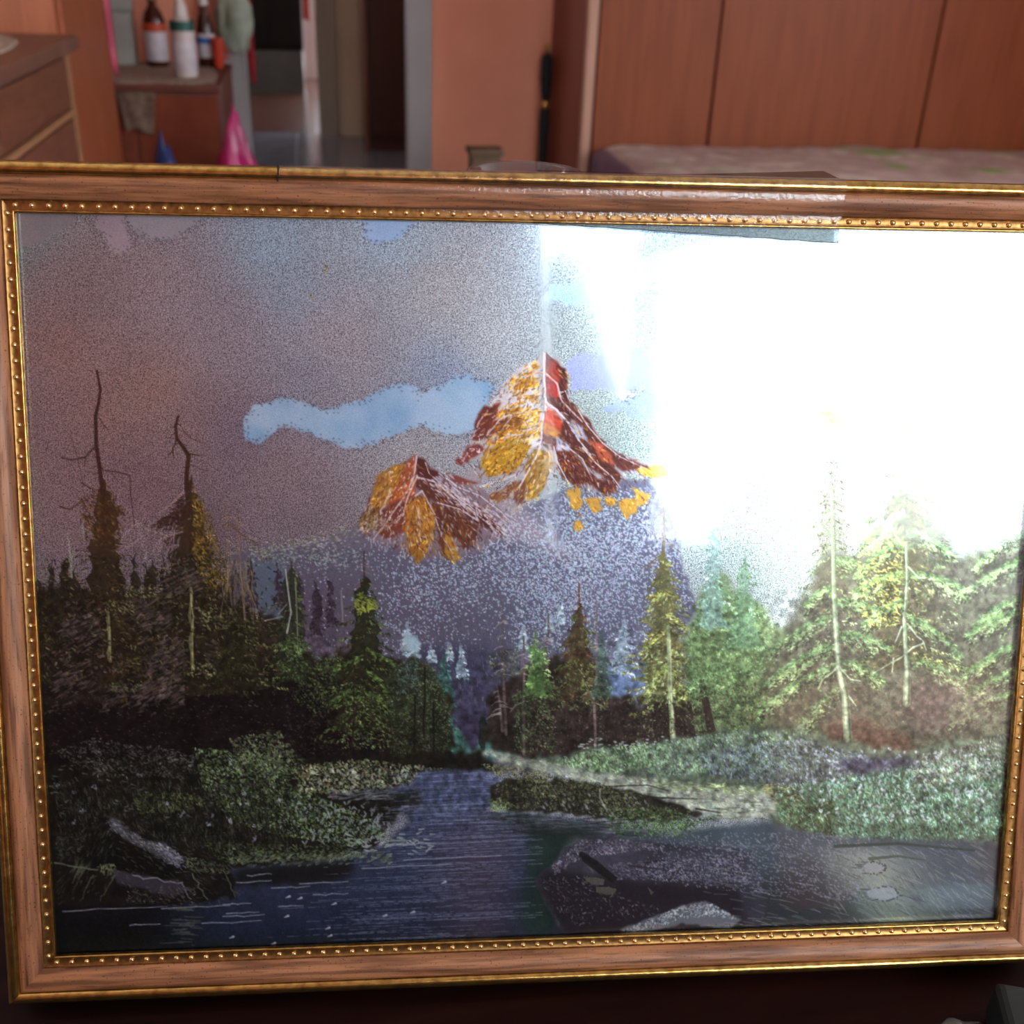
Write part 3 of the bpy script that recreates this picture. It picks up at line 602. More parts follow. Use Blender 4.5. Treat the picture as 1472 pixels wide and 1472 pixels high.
conifer(832, 868, 1010, 40, (64, 54, 38), [(98, 116, 62), (120, 138, 78), (78, 90, 50), (86, 62, 44), (70, 52, 40)], 420, power=.7, shade_left=.2)
leaves([(790, 980), (850, 950), (880, 990), (870, 1020), (790, 1020)], 240, [(84, 104, 62), (110, 130, 90), (64, 72, 48)], (2, 5), 1.6, .8, .7)
dead([(857, 864), (857, 910), (858, 960), (854, 1010), (856, 1076)], 4, (104, 94, 92), 8, 18, (140, 132, 130))
conifer(866, 910, 1000, 16, (60, 80, 72), [(84, 112, 104), (70, 98, 80)], 110, shade_left=0, body=.6)
leaves([(770, 1010), (920, 1000), (1000, 1040), (960, 1075), (770, 1085)], 700, [(52, 40, 38), (72, 56, 52), (40, 30, 30), (104, 92, 84), (34, 28, 28)], (1.5, 4), 1.3, .8, 1.2)
# tree D
dead([(953, 728), (955, 756), (952, 790), (953, 820)], 4, (92, 82, 60), 5, 24, (110, 98, 80))
line([(950, 796), (936, 808), (922, 816)], 2.2, 1.2, (96, 84, 64)); line([(936, 806), (934, 820)], 1.6, 1, (96, 84, 64)); line([(955, 752), (964, 762)], 1.4, .8, (100, 90, 70))
YG = [(150, 160, 80), (170, 180, 104), (120, 130, 60), (190, 196, 130), (104, 100, 54)]
conifer(955, 796, 1010, 52, (88, 88, 48), YG, 700, power=.62, shade_left=.1, body=.75)
for x0, y0, x1, y1, n in ((957, 850, 932, 872, 60), (958, 880, 985, 905, 70), (958, 905, 922, 940, 110), (960, 930, 996, 960, 110), (962, 950, 926, 1000, 150), (962, 970, 990, 1005, 120)):
    bough(x0, y0, x1, y1, n, YG + [(160, 186, 130)], (84, 80, 60))
leaves([(925, 940), (990, 930), (1000, 1000), (930, 1020)], 160, [(136, 164, 104), (110, 136, 84), (160, 184, 130)], (3, 7), 2.2, 2.4, .7)
leaves([(965, 900), (1000, 910), (1005, 970), (970, 985)], 160, [(88, 80, 66), (100, 92, 74), (80, 90, 60)], (2, 5), 2, .8, 1)
line([(960, 900), (962, 960), (964, 1010), (967, 1062)], 5, 8, (136, 150, 116)); line([(963, 920), (965, 1000), (967, 1060)], 1.4, 2, (176, 188, 150))
# bush and trees between
mass([(985, 930), (1000, 870), (1030, 820), (1060, 850), (1090, 870), (1110, 900), (1150, 900), (1170, 960), (1180, 1050), (1120, 1060), (1000, 1060)], (92, 112, 76), 4, 5)
leaves([(985, 930), (1005, 860), (1035, 815), (1060, 850), (1100, 870), (1120, 900), (1120, 1050), (1000, 1060)], 2600, [(110, 146, 96), (84, 112, 76), (132, 168, 122), (66, 84, 58), (100, 124, 92)], (1, 3.2), 1.6, .8, 1.3)
leaves([(1000, 990), (1110, 980), (1110, 1060), (1000, 1060)], 800, [(84, 74, 62), (66, 58, 50), (110, 112, 88), (54, 48, 42)], (1, 3), 1.5, .8, 1.3)
for x in (942, 990): line([(x, 1010), (x + 6, 1062)], 6, 9, (46, 38, 38), .8)
line([(1008, 980), (1016, 1020), (1024, 1058)], 9, 13, (50, 40, 38), .9)
leaves([(985, 955), (1035, 955), (1040, 1000), (985, 1005)], 420, [(110, 146, 96), (84, 112, 76), (132, 168, 122), (66, 84, 58)], (1, 3.2), 1.6, .8, 1.3)
leaves([(895, 1000), (1000, 990), (1030, 1062), (900, 1075)], 420, [(66, 58, 50), (84, 92, 68), (50, 44, 40), (104, 120, 88), (40, 36, 32)], (1.5, 4), 1.4, .8, 1.2)
conifer(1025, 750, 900, 22, (120, 150, 150), [(130, 170, 160), (150, 186, 180), (110, 150, 130)], 220, body=.6, shade_left=0)
conifer(1070, 800, 930, 30, (104, 140, 112), [(120, 160, 124), (140, 176, 144), (96, 130, 96)], 260, body=.6, shade_left=0)

# ------------------------------------------------------------------ right big trees
mass([(1100, 960), (1130, 900), (1160, 850), (1190, 790), (1240, 800), (1270, 740), (1300, 700), (1340, 740), (1380, 800), (1440, 790), (1480, 760), (1530, 750), (1530, 1120), (1300, 1110), (1100, 1070)], (70, 74, 60), 6, 6, .9)
G3 = [(118, 150, 96), (140, 172, 116), (96, 124, 80), (160, 190, 136), (84, 100, 66)]
conifer(1197, 640, 960, 52, (74, 70, 60), G3 + [(82, 68, 58)], 620, power=.75, shade_left=0, body=.45)
conifer(1300, 560, 960, 70, (70, 68, 50), [(130, 152, 80), (150, 170, 96), (100, 118, 60), (176, 190, 120)], 1000, power=.8, shade_left=0, body=.75)
conifer(1345, 600, 900, 40, (72, 72, 60), G3, 300, power=.8, shade_left=0, body=.5)
facet([(1178, 588), (1196, 592), (1216, 610), (1200, 612), (1180, 600)], (190, 150, 70), 2, Ym, 20, .3)
GB = [(86, 120, 72), (104, 138, 88), (68, 94, 58), (118, 150, 102), (90, 126, 98)]
for x0, y0, x1, y1, n in ((1198, 840, 1150, 870, 90), (1196, 880, 1120, 930, 170), (1200, 920, 1095, 985, 240), (1204, 950, 1085, 1012, 240), (1206, 985, 1140, 1045, 130), (1198, 800, 1240, 830, 80), (1200, 860, 1260, 890, 110), (1206, 905, 1285, 930, 130), (1208, 945, 1270, 985, 110),
                          (1300, 690, 1250, 730, 90), (1302, 730, 1236, 775, 130), (1300, 770, 1240, 820, 150), (1302, 820, 1230, 860, 170), (1300, 860, 1245, 905, 140), (1302, 700, 1350, 735, 80), (1304, 760, 1370, 800, 120), (1304, 820, 1385, 850, 130), (1304, 880, 1380, 930, 150), (1304, 940, 1390, 985, 120),
                          (1475, 760, 1400, 800, 130), (1478, 795, 1385, 850, 240), (1478, 850, 1400, 885, 200), (1478, 870, 1380, 925, 300), (1478, 915, 1385, 965, 300), (1478, 950, 1365, 1005, 300), (1478, 985, 1375, 1030, 200)):
    y1 += RG.uniform(-14, 14); x1 += RG.uniform(-12, 12)
    bough(x0, y0, x1, y1, n * 2, GB, (56, 54, 46), 15., 1.8)
    for k in range(3):
        f = RG.uniform(.25, .9); g = RG.uniform(.12, .3); bx = x0 + (x1 - x0) * f; by = y0 + (y1 - y0) * f + RG.uniform(-4, 10)
        bough(bx, by, bx + (x1 - x0) * g, by + (y1 - y0) * g + RG.uniform(2, 12), int(n * .32), [(126, 156, 110), (110, 142, 94), (144, 170, 124)], (60, 60, 48), 8., 1.8)
leaves([(1230, 760), (1300, 760), (1290, 900), (1240, 900)], 300, [(156, 164, 84), (134, 138, 66), (180, 180, 110)], (3, 6), 2, .5, .6)
leaves([(1120, 1000), (1420, 960), (1440, 1050), (1120, 1060)], 1500, [(84, 76, 68), (66, 62, 56), (100, 110, 84), (92, 70, 56), (84, 108, 86)], (1.5, 4), 1.4, .8, 1.2)
lay(polymask([(1310, 980), (1370, 985), (1440, 1000), (1400, 1040), (1320, 1060), (1300, 1020)], 12), (84, 74, 74), .55)
lay(polymask([(1185, 1040), (1240, 1030), (1310, 1060), (1300, 1090), (1190, 1088)], 6), (92, 62, 52), .5)
for pts, w0, w1 in (([(1195, 700), (1197, 790), (1198, 850), (1203, 930), (1206, 960), (1215, 1000), (1220, 1086)], 4, 15), ([(1302, 780), (1304, 830), (1301, 876)], 5, 6), ([(1299, 880), (1301, 930), (1304, 960), (1303, 1010)], 5, 13)):
    line(pts, w0 * .8, w1 * .85, (112, 130, 104)); line([(x - 1, y) for x, y in pts], w0 * .25, w1 * .3, (150, 168, 142)); line([(x + w1 * .25, y) for x, y in pts], w0 * .15, w1 * .2, (78, 90, 72))
for pts in ([(1206, 955), (1196, 966), (1182, 976), (1176, 990)], [(1206, 958), (1222, 976), (1236, 978)], [(1328, 924), (1312, 930), (1296, 944), (1274, 956), (1254, 968)], [(1304, 896), (1318, 914), (1326, 920), (1331, 934)], [(1284, 946), (1282, 966)], [(1296, 900), (1286, 924)], [(1220, 1000), (1230, 1014)], [(1306, 815), (1320, 830), (1332, 830)]):
    line(pts, 2.6, 1.3, (142, 160, 136))

# ------------------------------------------------------------------ ground
# left bank
mass([(0, 1110), (200, 1090), (330, 1085), (420, 1090), (560, 1085), (640, 1080), (700, 1085), (720, 1110), (620, 1120), (600, 1140), (560, 1190), (540, 1220), (440, 1240), (330, 1250), (0, 1330)], (26, 24, 20), 2, 3)
for pts, n, cols, w in (([(420, 1100), (520, 1090), (590, 1100), (640, 1105), (610, 1130), (540, 1140), (430, 1140)], 900, [(96, 116, 74), (126, 146, 100), (70, 84, 56), (150, 156, 140), (108, 90, 70)], 2.2),
                        ([(280, 1075), (400, 1080), (420, 1130), (470, 1150), (540, 1180), (560, 1200), (510, 1215), (400, 1200), (330, 1180), (290, 1130)], 2300, [(72, 96, 52), (94, 122, 66), (56, 74, 42), (116, 142, 96), (38, 44, 30), (120, 138, 140)], 2.1),
                        ([(330, 1060), (400, 1050), (430, 1090), (420, 1120), (340, 1110)], 500, [(84, 100, 70), (64, 76, 54), (110, 124, 100)], 2),
                        ([(80, 1080), (130, 1060), (240, 1075), (300, 1090), (270, 1120), (140, 1115)], 520, [(70, 76, 76), (88, 92, 92), (50, 54, 52)], 1.8),
                        ([(190, 1140), (280, 1140), (300, 1160), (200, 1170)], 240, [(70, 86, 48), (92, 108, 64)], 1.8),
                        ([(90, 1150), (330, 1150), (420, 1210), (330, 1230), (90, 1200)], 500, [(44, 50, 40), (58, 66, 54), (34, 38, 32)], 1.5),
                        ([(290, 1210), (440, 1215), (520, 1205), (500, 1232), (400, 1238), (320, 1240)], 500, [(70, 88, 56), (96, 112, 84), (50, 60, 40)], 1.8)):
    leaves(pts, n, cols, (2, 5), w, .5, .8)
for i in range(1700):
    x = RG.uniform(80, 430); y = RG.uniform(1120, 1215)
    cap(x, y, x + 1.5 + RG.randn(), y + RG.uniform(4, 8), .8, .4, jit(pick([(64, 70, 62), (28, 26, 22), (50, 54, 46), (20, 18, 16)]), .15), .8)
for x, y, r in ((80, 1128, 4), (136, 1130, 4), (104, 1138, 2.5), (260, 1170, 5), (306, 1172, 3), (300, 1185, 2.5), (240, 1155, 2.5), (365, 1205, 3), (330, 1180, 2.6), (118, 1165, 3.6), (106, 1182, 3.4), (400, 1150, 3.4), (436, 1175, 3), (200, 1114, 3), (350, 1140, 3)):
    for k in range(9):
        a_, b_ = x + RG.randn() * r * .55, y + RG.randn() * r * .45; cap(a_, b_, a_ + RG.uniform(-1.5, 1.5), b_ + 1.2, 1.1, .7, jit((124, 134, 150), .12), .75)
for i in range(150):
    x = RG.uniform(420, 560); y = RG.uniform(1150, 1210)
    cap(x, y, x + RG.randn() * 2, y + 3, 1.4, 1, (132, 146, 150), .8)
for i in range(140):
    x = RG.uniform(440, 620); y = RG.uniform(1100, 1135)
    cap(x, y, x + RG.randn() * 2, y + 2, 1.5, 1, (150, 158, 150), .75)

# river
water = polymask([(600, 1112), (640, 1108), (690, 1106), (720, 1120), (716, 1150), (700, 1165), (760, 1180), (820, 1190), (800, 1240), (780, 1290), (800, 1330), (900, 1400), (0, 1400), (0, 1300), (240, 1296), (330, 1250), (430, 1240), (500, 1235), (560, 1210), (590, 1180), (560, 1150), (500, 1140), (590, 1130)], 2, 1.5)
wc = np.zeros_like(cv); wc[:] = (42, 52, 78)
f = np.clip((YY - 1110) / 250, 0, 1)[..., None]; wc = np.array((66, 76, 104)) * (1 - f) + np.array((32, 40, 60)) * f
f = np.exp(-((XX - 690 + (YY - 1110) * .02) / 62) ** 2)[..., None] * np.clip((YY - 1150) / 60, 0, 1)[..., None] * .6; wc = wc * (1 - f) + np.array((72, 62, 76)) * f
f = np.clip((330 - XX + (YY - 1290) * -.3) / 120, 0, 1)[..., None]; wc = wc * (1 - f) + np.array((20, 21, 24)) * f
f = np.clip((YY - 1330) / 40, 0, 1)[..., None]; wc = wc * (1 - .6 * f) + np.array((26, 34, 30)) * .6 * f
wc *= (.88 + .24 * np.clip(vnoise(6, 77), 0, 1) * .6 + .24 * .4 * vnoise(30, 78))[..., None]
lay(water, wc + grain[..., None] * 2.6)
mass([(500, 1140), (600, 1136), (608, 1150), (600, 1165), (560, 1170), (520, 1155)], (30, 32, 28), 5, 2, .9)
mass([(420, 1243), (512, 1236), (500, 1262), (440, 1272), (330, 1275), (340, 1250)], (26, 26, 26), 4, 2, .9)
mass([(755, 1185), (830, 1200), (800, 1260), (800, 1330), (770, 1350), (745, 1320), (760, 1260)], (30, 48, 38), 10, 2, .8)
for i in range(330):
    y = 1112 + 240 * RG.rand() ** 1.2
    xa = RG.uniform(560, 740) - (y - 1110) * RG.uniform(0, .9); l = RG.uniform(20, 150)
    xa = max(xa, 400 - (y - 1240) * 1.0)
    if xa + l > 780: l = 780 - xa
    if l < 8: continue
    y2 = y - l * .045
    n = int(l / 5)
    for k in range(n):
        if RG.rand() < .8:
            cap(xa + l * k / n, y + (y2 - y) * k / n, xa + l * (k + .9) / n, y + (y2 - y) * (k + .9) / n, .55, .5, (112, 122, 150), RG.uniform(.2, .75))
for xa, xb, y in ((355, 390, 1258), (338, 390, 1268), (390, 445, 1276), (320, 360, 1300), (325, 372, 1313), (320, 380, 1317), (186, 230, 1330), (290, 375, 1327), (450, 500, 1286), (400, 435, 1303), (232, 330, 1306), (90, 240, 1310), (560, 625, 1215), (430, 500, 1270), (520, 650, 1248), (580, 720, 1236)):
    line(wig(xa, y, xb, y - (xb - xa) * .05, 6, .8), 1.8, 1.2, (140, 150, 168), .85)
for x, y in ((640, 1267), (433, 1290), (482, 1298), (414, 1316), (555, 1315), (473, 1333), (476, 1344), (416, 1288), (395, 1355), (335, 1346), (595, 1310)):
    cap(x, y, x - 6, y + 2.4, 1.7, .4, (172, 184, 200), .95)
for i in range(60):
    x = RG.uniform(495, 620); y = 1212 + (x - 500) * .05 + RG.randn() * 8 - 4
    if 500 < x < 560: y += RG.uniform(0, 16)
    cap(x, y, x + 7, y + RG.randn() * 2, 1.3, .6, (150, 164, 166), .8)
line([(540, 1202), (556, 1208), (590, 1208)], 4, 2, (120, 136, 130)); line([(588, 1208), (596, 1214)], 1.5, 1.5, (160, 174, 180))
for i in range(70):
    x = RG.uniform(470, 560); y = RG.uniform(1136, 1150); cap(x, y, x + 12, y - 1, .9, .5, (110, 116, 124), .6)

# left rocks
mass([(40, 1240), (110, 1225), (150, 1172), (170, 1178), (220, 1205), (262, 1225), (330, 1245), (340, 1290), (250, 1300), (40, 1305)], (26, 24, 22), 1, 2)
lay(polymask([(150, 1174), (164, 1180), (200, 1204), (240, 1214), (262, 1232), (255, 1245), (225, 1228), (190, 1212), (160, 1192)], 1, 2), (92, 98, 106), .75)
leaves([(150, 1174), (164, 1180), (200, 1204), (240, 1214), (262, 1232), (255, 1245), (225, 1228), (190, 1212), (160, 1192)], 240, [(134, 142, 156), (80, 84, 92), (60, 62, 66), (150, 160, 172)], (3, 7), 1.6, .6, .5)
leaves([(215, 1215), (262, 1232), (268, 1250), (230, 1240)], 60, [(84, 80, 104), (120, 128, 146)], (3, 6), 1.8, .4, .5)
for i in range(46):
    x = RG.uniform(112, 160); y = 1232 - (x - 112) * .9 + RG.uniform(0, 26); line([(x, y), (x - 5, y + 12), (x - 9, y + 20)], 1.3, .7, pick([(86, 94, 80), (60, 66, 54), (110, 116, 106)]), .7)
lay(polymask([(110, 1240), (140, 1200), (165, 1198), (200, 1220), (250, 1248), (255, 1262), (160, 1250)], 3, 2), (18, 18, 16), .85)
line(wig(78, 1240, 140, 1250, 6, 1.2), 2.4, 2, (96, 108, 92)); leaves([(140, 1242), (162, 1240), (168, 1256), (146, 1256)], 50, [(104, 116, 86), (80, 92, 66)], (3, 6), 1.8, .8, 1)
lay(polymask([(160, 1252), (190, 1258), (255, 1266), (272, 1280), (250, 1288), (200, 1276), (170, 1268)], 1, 1.5), (64, 62, 76), .85)
line(wig(190, 1258, 262, 1268, 8, 1.5), 2, 1.6, (124, 128, 140)); line(wig(260, 1268, 274, 1292, 4, 1), 2, 1.4, (110, 118, 122)); line(wig(276, 1255, 298, 1292, 6, 1.2), 2, 1.4, (96, 108, 92))
leaves([(180, 1272), (280, 1275), (278, 1298), (180, 1298)], 130, [(70, 66, 62), (52, 50, 46), (96, 98, 94)], (2, 5), 1.6, .5, .8)
for x in (120, 150): line(wig(x + 14, 1258, x - 6, 1295, 6, 2), 2.4, 1, (78, 88, 72), .8)
line(wig(320, 1250, 338, 1290, 6, 1.4), 1.6, 1.2, (84, 96, 76)); leaves([(262, 1230), (320, 1240), (330, 1256), (270, 1250)], 110, [(80, 94, 70), (104, 116, 92), (60, 70, 50)], (2, 5), 1.6, .5, .8)
leaves([(80, 1200), (120, 1205), (115, 1222), (80, 1236)], 60, [(52, 56, 52), (66, 70, 64)], (3, 6), 2, .2, .4)
for i in range(40):
    y = 1298 + RG.rand() * 60; cap(268 + RG.randn() * 10, y, 268 + RG.randn() * 14, y + 1, .9, .6, (92, 100, 96), .6)

for i in range(420):
    x = RG.uniform(80, 340); y = 1176 + abs(x - 165) * .32 + RG.uniform(0, 100)
    if y > 1300: continue
    th = (.55 if x > 165 else -1.0) + RG.randn() * .25; l = RG.uniform(3, 10)
    cap(x, y, x + math.cos(th) * l, y + math.sin(th) * l, .9, .4, jit(pick([(70, 76, 66), (54, 56, 52), (92, 98, 96), (36, 38, 34)]), .12), .55)
for i in range(260):
    x = RG.uniform(330, 560); y = 1236 + RG.randn() * 5 - (x - 330) * .02; cap(x, y, x + RG.uniform(2, 6), y - 2, 1.1, .5, jit((96, 112, 92), .2), .7)
for i in range(500):
    x = RG.uniform(70, 440); y = RG.uniform(1075, 1180); l = RG.uniform(3, 7)
    if KN[int(y) - PY0, int(x) - PX0] < 1.02: continue
    cap(x, y, x + l, y + RG.randn() * 2, 1.2, .5, jit(pick([(66, 74, 64), (88, 96, 88), (44, 48, 42)]), .15), .7)
# right meadow
mass([(690, 1092), (760, 1092), (850, 1078), (930, 1070), (1040, 1050), (1120, 1044), (1190, 1060), (1300, 1080), (1400, 1060), (1530, 1050), (1530, 1230), (1300, 1212), (1180, 1200), (1110, 1190), (1100, 1150), (980, 1130), (850, 1120), (760, 1100)], (84, 98, 84), 2, 3)
for pts, n, cols, ln in (([(780, 1095), (860, 1075), (960, 1066), (960, 1095), (880, 1110), (800, 1108)], 900, [(104, 140, 96), (130, 166, 120), (80, 104, 72), (150, 176, 150)], (2, 5)),
                         ([(930, 1070), (1050, 1050), (1160, 1050), (1180, 1090), (1080, 1110), (930, 1115)], 1500, [(110, 142, 104), (134, 164, 128), (84, 108, 84), (120, 130, 150)], (2, 5)),
                         ([(1000, 1080), (1150, 1060), (1260, 1090), (1240, 1130), (1120, 1130), (1020, 1112)], 1300, [(112, 124, 152), (92, 104, 128), (130, 146, 168), (84, 104, 88), (60, 66, 76)], (2, 5)),
                         ([(1110, 1130), (1250, 1110), (1480, 1060), (1480, 1195), (1300, 1210), (1180, 1200), (1120, 1180)], 4200, [(100, 150, 128), (78, 122, 98), (124, 174, 152), (52, 84, 66), (146, 190, 178), (80, 108, 70)], (3, 7)),
                         ([(1300, 1090), (1480, 1045), (1480, 1110), (1320, 1130)], 900, [(136, 148, 130), (110, 124, 110), (160, 164, 150), (96, 104, 110)], (2, 6)),
                         ([(1180, 1180), (1470, 1190), (1470, 1225), (1200, 1220)], 600, [(66, 90, 78), (50, 66, 58), (90, 120, 100)], (3, 6)),
                         ([(1110, 1150), (1200, 1150), (1200, 1205), (1140, 1200)], 500, [(66, 84, 56), (50, 62, 44), (90, 112, 76)], (3, 6))):
    leaves(pts, n, cols, ln, 1.7, 1.2, .5)
for i in range(240):
    x = RG.uniform(1150, 1430); y = RG.uniform(1075, 1180)
    cap(x, y, x + RG.randn() * 2, y + 2, 1.6, 1.1, (176, 188, 204), .7)
for i in range(70):
    x = RG.uniform(830, 960); y = 1072 + RG.randn() * 6; cap(x, y, x + 2, y, 1.2, 1, (160, 178, 180), .7)
lay(polymask([(1205, 1090), (1300, 1088), (1330, 1098), (1250, 1112), (1206, 1106)], 4), (62, 62, 84), .7)
# path
lay(polymask([(690, 1082), (720, 1084), (790, 1096), (850, 1108), (920, 1118), (1010, 1128), (1080, 1132), (1116, 1150), (1112, 1168), (1070, 1180), (1010, 1172), (950, 1150), (880, 1130), (820, 1118), (760, 1104)], 2, 2), (150, 160, 148), .95)
pm = polymask([(690, 1082), (720, 1084), (790, 1096), (850, 1108), (920, 1118), (1010, 1128), (1080, 1132), (1116, 1150), (1112, 1168), (1070, 1180), (1010, 1172), (950, 1150), (880, 1130), (820, 1118), (760, 1104)])
leaves(None, 500, [(176, 184, 176), (130, 150, 126), (160, 176, 140), (140, 160, 170)], (4, 9), 1.6, .2, .25, .8, pm)
for i in range(58):
    x = 700 + i * 3.4; y = 1082 + (x - 700) * .17; line([(x, y), (x + 12, y + 13)], 1.1, .8, (96, 104, 100), .6)
leaves([(930, 1120), (1100, 1130), (1110, 1142), (940, 1132)], 160, [(150, 172, 120), (110, 130, 90), (130, 150, 100)], (3, 8), 1.6, .1, .3)
for i in range(30):
    x = RG.uniform(960, 1110); y = RG.uniform(1116, 1180); line([(x, y), (x + 24, y + RG.randn() * 2)], 1.2, .6, (72, 88, 68), .7)
leaves([(1090, 1125), (1140, 1130), (1150, 1150), (1110, 1150)], 90, [(160, 160, 120), (120, 120, 84), (70, 76, 54)], (3, 8), 1.6, .1, .4)
# island bank
mass([(703, 1140), (716, 1122), (750, 1120), (800, 1122), (860, 1130), (920, 1140), (980, 1158), (1010, 1170), (960, 1182), (880, 1178), (800, 1168), (740, 1166), (712, 1158)], (40, 38, 32), 1, 2)
for pts, n, cols in (([(690, 1098), (740, 1100), (790, 1112), (780, 1124), (720, 1116)], 260, [(104, 116, 80), (130, 140, 104), (76, 70, 60)]), ([(740, 1118), (800, 1116), (870, 1128), (930, 1142), (880, 1160), (800, 1150), (760, 1140)], 620, [(76, 84, 56), (98, 108, 74), (56, 58, 42), (40, 38, 32)]),
                     ([(700, 1150), (720, 1146), (745, 1160), (710, 1166)], 90, [(90, 112, 70), (116, 136, 94)]), ([(860, 1160), (960, 1160), (1000, 1176), (1040, 1170), (980, 1192), (880, 1186)], 520, [(70, 96, 60), (96, 126, 84), (50, 66, 44)])):
    leaves(pts, n, cols, (2, 5), 1.7, .8, 1.)
leaves([(710, 1124), (860, 1130), (1000, 1168), (960, 1180), (800, 1166), (715, 1158)], 900, [(66, 72, 50), (48, 50, 38), (88, 96, 70), (30, 28, 24), (110, 118, 100)], (1.5, 4), 1.4, .7, 1.)
line([(862, 1134), (862, 1146), (868, 1158), (872, 1166)], 3, 1.6, (124, 124, 116)); line([(770, 1128), (768, 1140), (776, 1152)], 1.6, 1.2, (96, 96, 80)); line([(790, 1126), (800, 1142)], 1.6, 1, (100, 100, 84))
for i in range(34):
    x = RG.uniform(770, 940); y = RG.uniform(1140, 1178); cap(x, y, x + 2, y + 2, 1.5, 1, (126, 132, 140), .7)
line([(870, 1130), (930, 1128), (960, 1136)], 2, 1.4, (58, 58, 50)); line([(940, 1146), (1002, 1148)], 2.4, 1, (50, 50, 44)); line([(1000, 1162), (1036, 1168)], 2.2, 1.2, (46, 46, 40))
# brook below
bk = polymask([(690, 1172), (740, 1168), (820, 1176), (880, 1186), (960, 1196), (1100, 1182), (1200, 1204), (1530, 1214), (1530, 1400), (1000, 1400), (900, 1300), (830, 1200), (720, 1185)], 3, 1)
bc_ = np.zeros_like(cv); bc_[:] = (66, 78, 88)
f = (1 / (1 + np.exp(-(YY - 1262 - np.maximum(0, XX - 1180) * .25) / 16)))[..., None]; bc_ = bc_ * (1 - f) + np.array((40, 43, 48)) * f
ax_ = (XX - 1265) - (YY - 1270) * .55
f = (np.exp(-(ax_ / 62) ** 2) * np.clip((YY - 1206) / 25, 0, 1))[..., None] * .8; bc_ = bc_ * (1 - f) + np.array((124, 138, 128)) * f
f = np.clip((XX - 1385) / 60, 0, 1)[..., None]; bc_ = bc_ * (1 - f) + np.array((62, 64, 66)) * f
lay(bk, bc_ * (.85 + .3 * fbm(50, 61))[..., None], .97)
for i in range(70):
    x = RG.uniform(690, 900); y = 1170 + (x - 690) * .08 + RG.uniform(-4, 24); line(wig(x, y, x + RG.uniform(20, 60), y + RG.randn() * 3, 4, 1), 1.8, .8, pick([(104, 102, 124), (50, 50, 60), (120, 122, 140), (36, 38, 42)]), .75)
mass([(745, 1180), (870, 1190), (860, 1205), (800, 1215), (760, 1200)], (34, 42, 40), 6, 2, .8)
leaves([(870, 1186), (1000, 1182), (1000, 1200), (890, 1204)], 240, [(80, 112, 70), (110, 140, 100), (60, 80, 52)], (2, 5), 1.6, .8, 1.)
# boulder right
mass([(768, 1262), (790, 1246), (812, 1222), (836, 1204), (870, 1200), (910, 1206), (1000, 1216), (1080, 1226), (1100, 1300), (1110, 1400), (850, 1400), (800, 1320), (780, 1290)], (56, 57, 68), 1, 2)
lay(polymask([(772, 1262), (800, 1252), (840, 1256), (880, 1262), (960, 1268), (1060, 1276), (1090, 1400), (850, 1400), (795, 1312), (780, 1286)], 5, 2), (34, 30, 36), .88)
leaves([(790, 1246), (836, 1206), (900, 1206), (960, 1220), (880, 1226), (830, 1236), (796, 1258)], 520, [(120, 118, 136), (90, 86, 104), (70, 66, 78), (140, 142, 156)], (2, 4), 1.3, .5, 1.)
leaves([(870, 1240), (1060, 1230), (1080, 1268), (880, 1264)], 900, [(112, 110, 130), (92, 90, 110), (136, 138, 152), (66, 62, 76)], (1.5, 3.5), 1.2, .4, 1.)
leaves([(775, 1262), (850, 1258), (900, 1290), (960, 1310), (830, 1330), (790, 1300)], 240, [(82, 78, 84), (56, 52, 56), (104, 104, 108), (64, 70, 60)], (2, 5), 1.6, .7, .8)
for pts in ([(836, 1228), (856, 1240), (884, 1262)], [(840, 1234), (862, 1252), (880, 1266)]): line(pts, 9, 5, (28, 26, 28), .85)
for pts in ([(838, 1262), (868, 1264), (866, 1274), (850, 1272)], [(856, 1276), (886, 1278), (880, 1288), (858, 1284)], [(930, 1276), (940, 1284), (935, 1288)], [(844, 1246), (852, 1250), (852, 1258)]):
    lay(polymask(pts, 0, 1), (86, 88, 82), .8)
line([(928, 1240), (950, 1236), (972, 1238)], 4, 2, (42, 38, 44), .8); line([(905, 1244), (940, 1248)], 4, 2, (46, 42, 48), .7)
lay(polymask([(890, 1338), (940, 1318), (980, 1302), (1015, 1295), (1036, 1306), (1066, 1322), (1050, 1335), (980, 1328), (920, 1342)], 1, 1), (110, 118, 128), .8)
leaves([(890, 1338), (940, 1318), (980, 1302), (1015, 1295), (1036, 1306), (1060, 1320), (1020, 1316), (980, 1318), (920, 1342)], 420, [(170, 180, 190), (130, 140, 150), (60, 64, 70), (190, 200, 206)], (2, 5), 1.3, 2.4, .6)
leaves([(930, 1336), (1060, 1326), (1050, 1340), (930, 1345)], 60, [(40, 38, 42), (60, 60, 64)], (2, 5), 1.5, 1.5, .6)
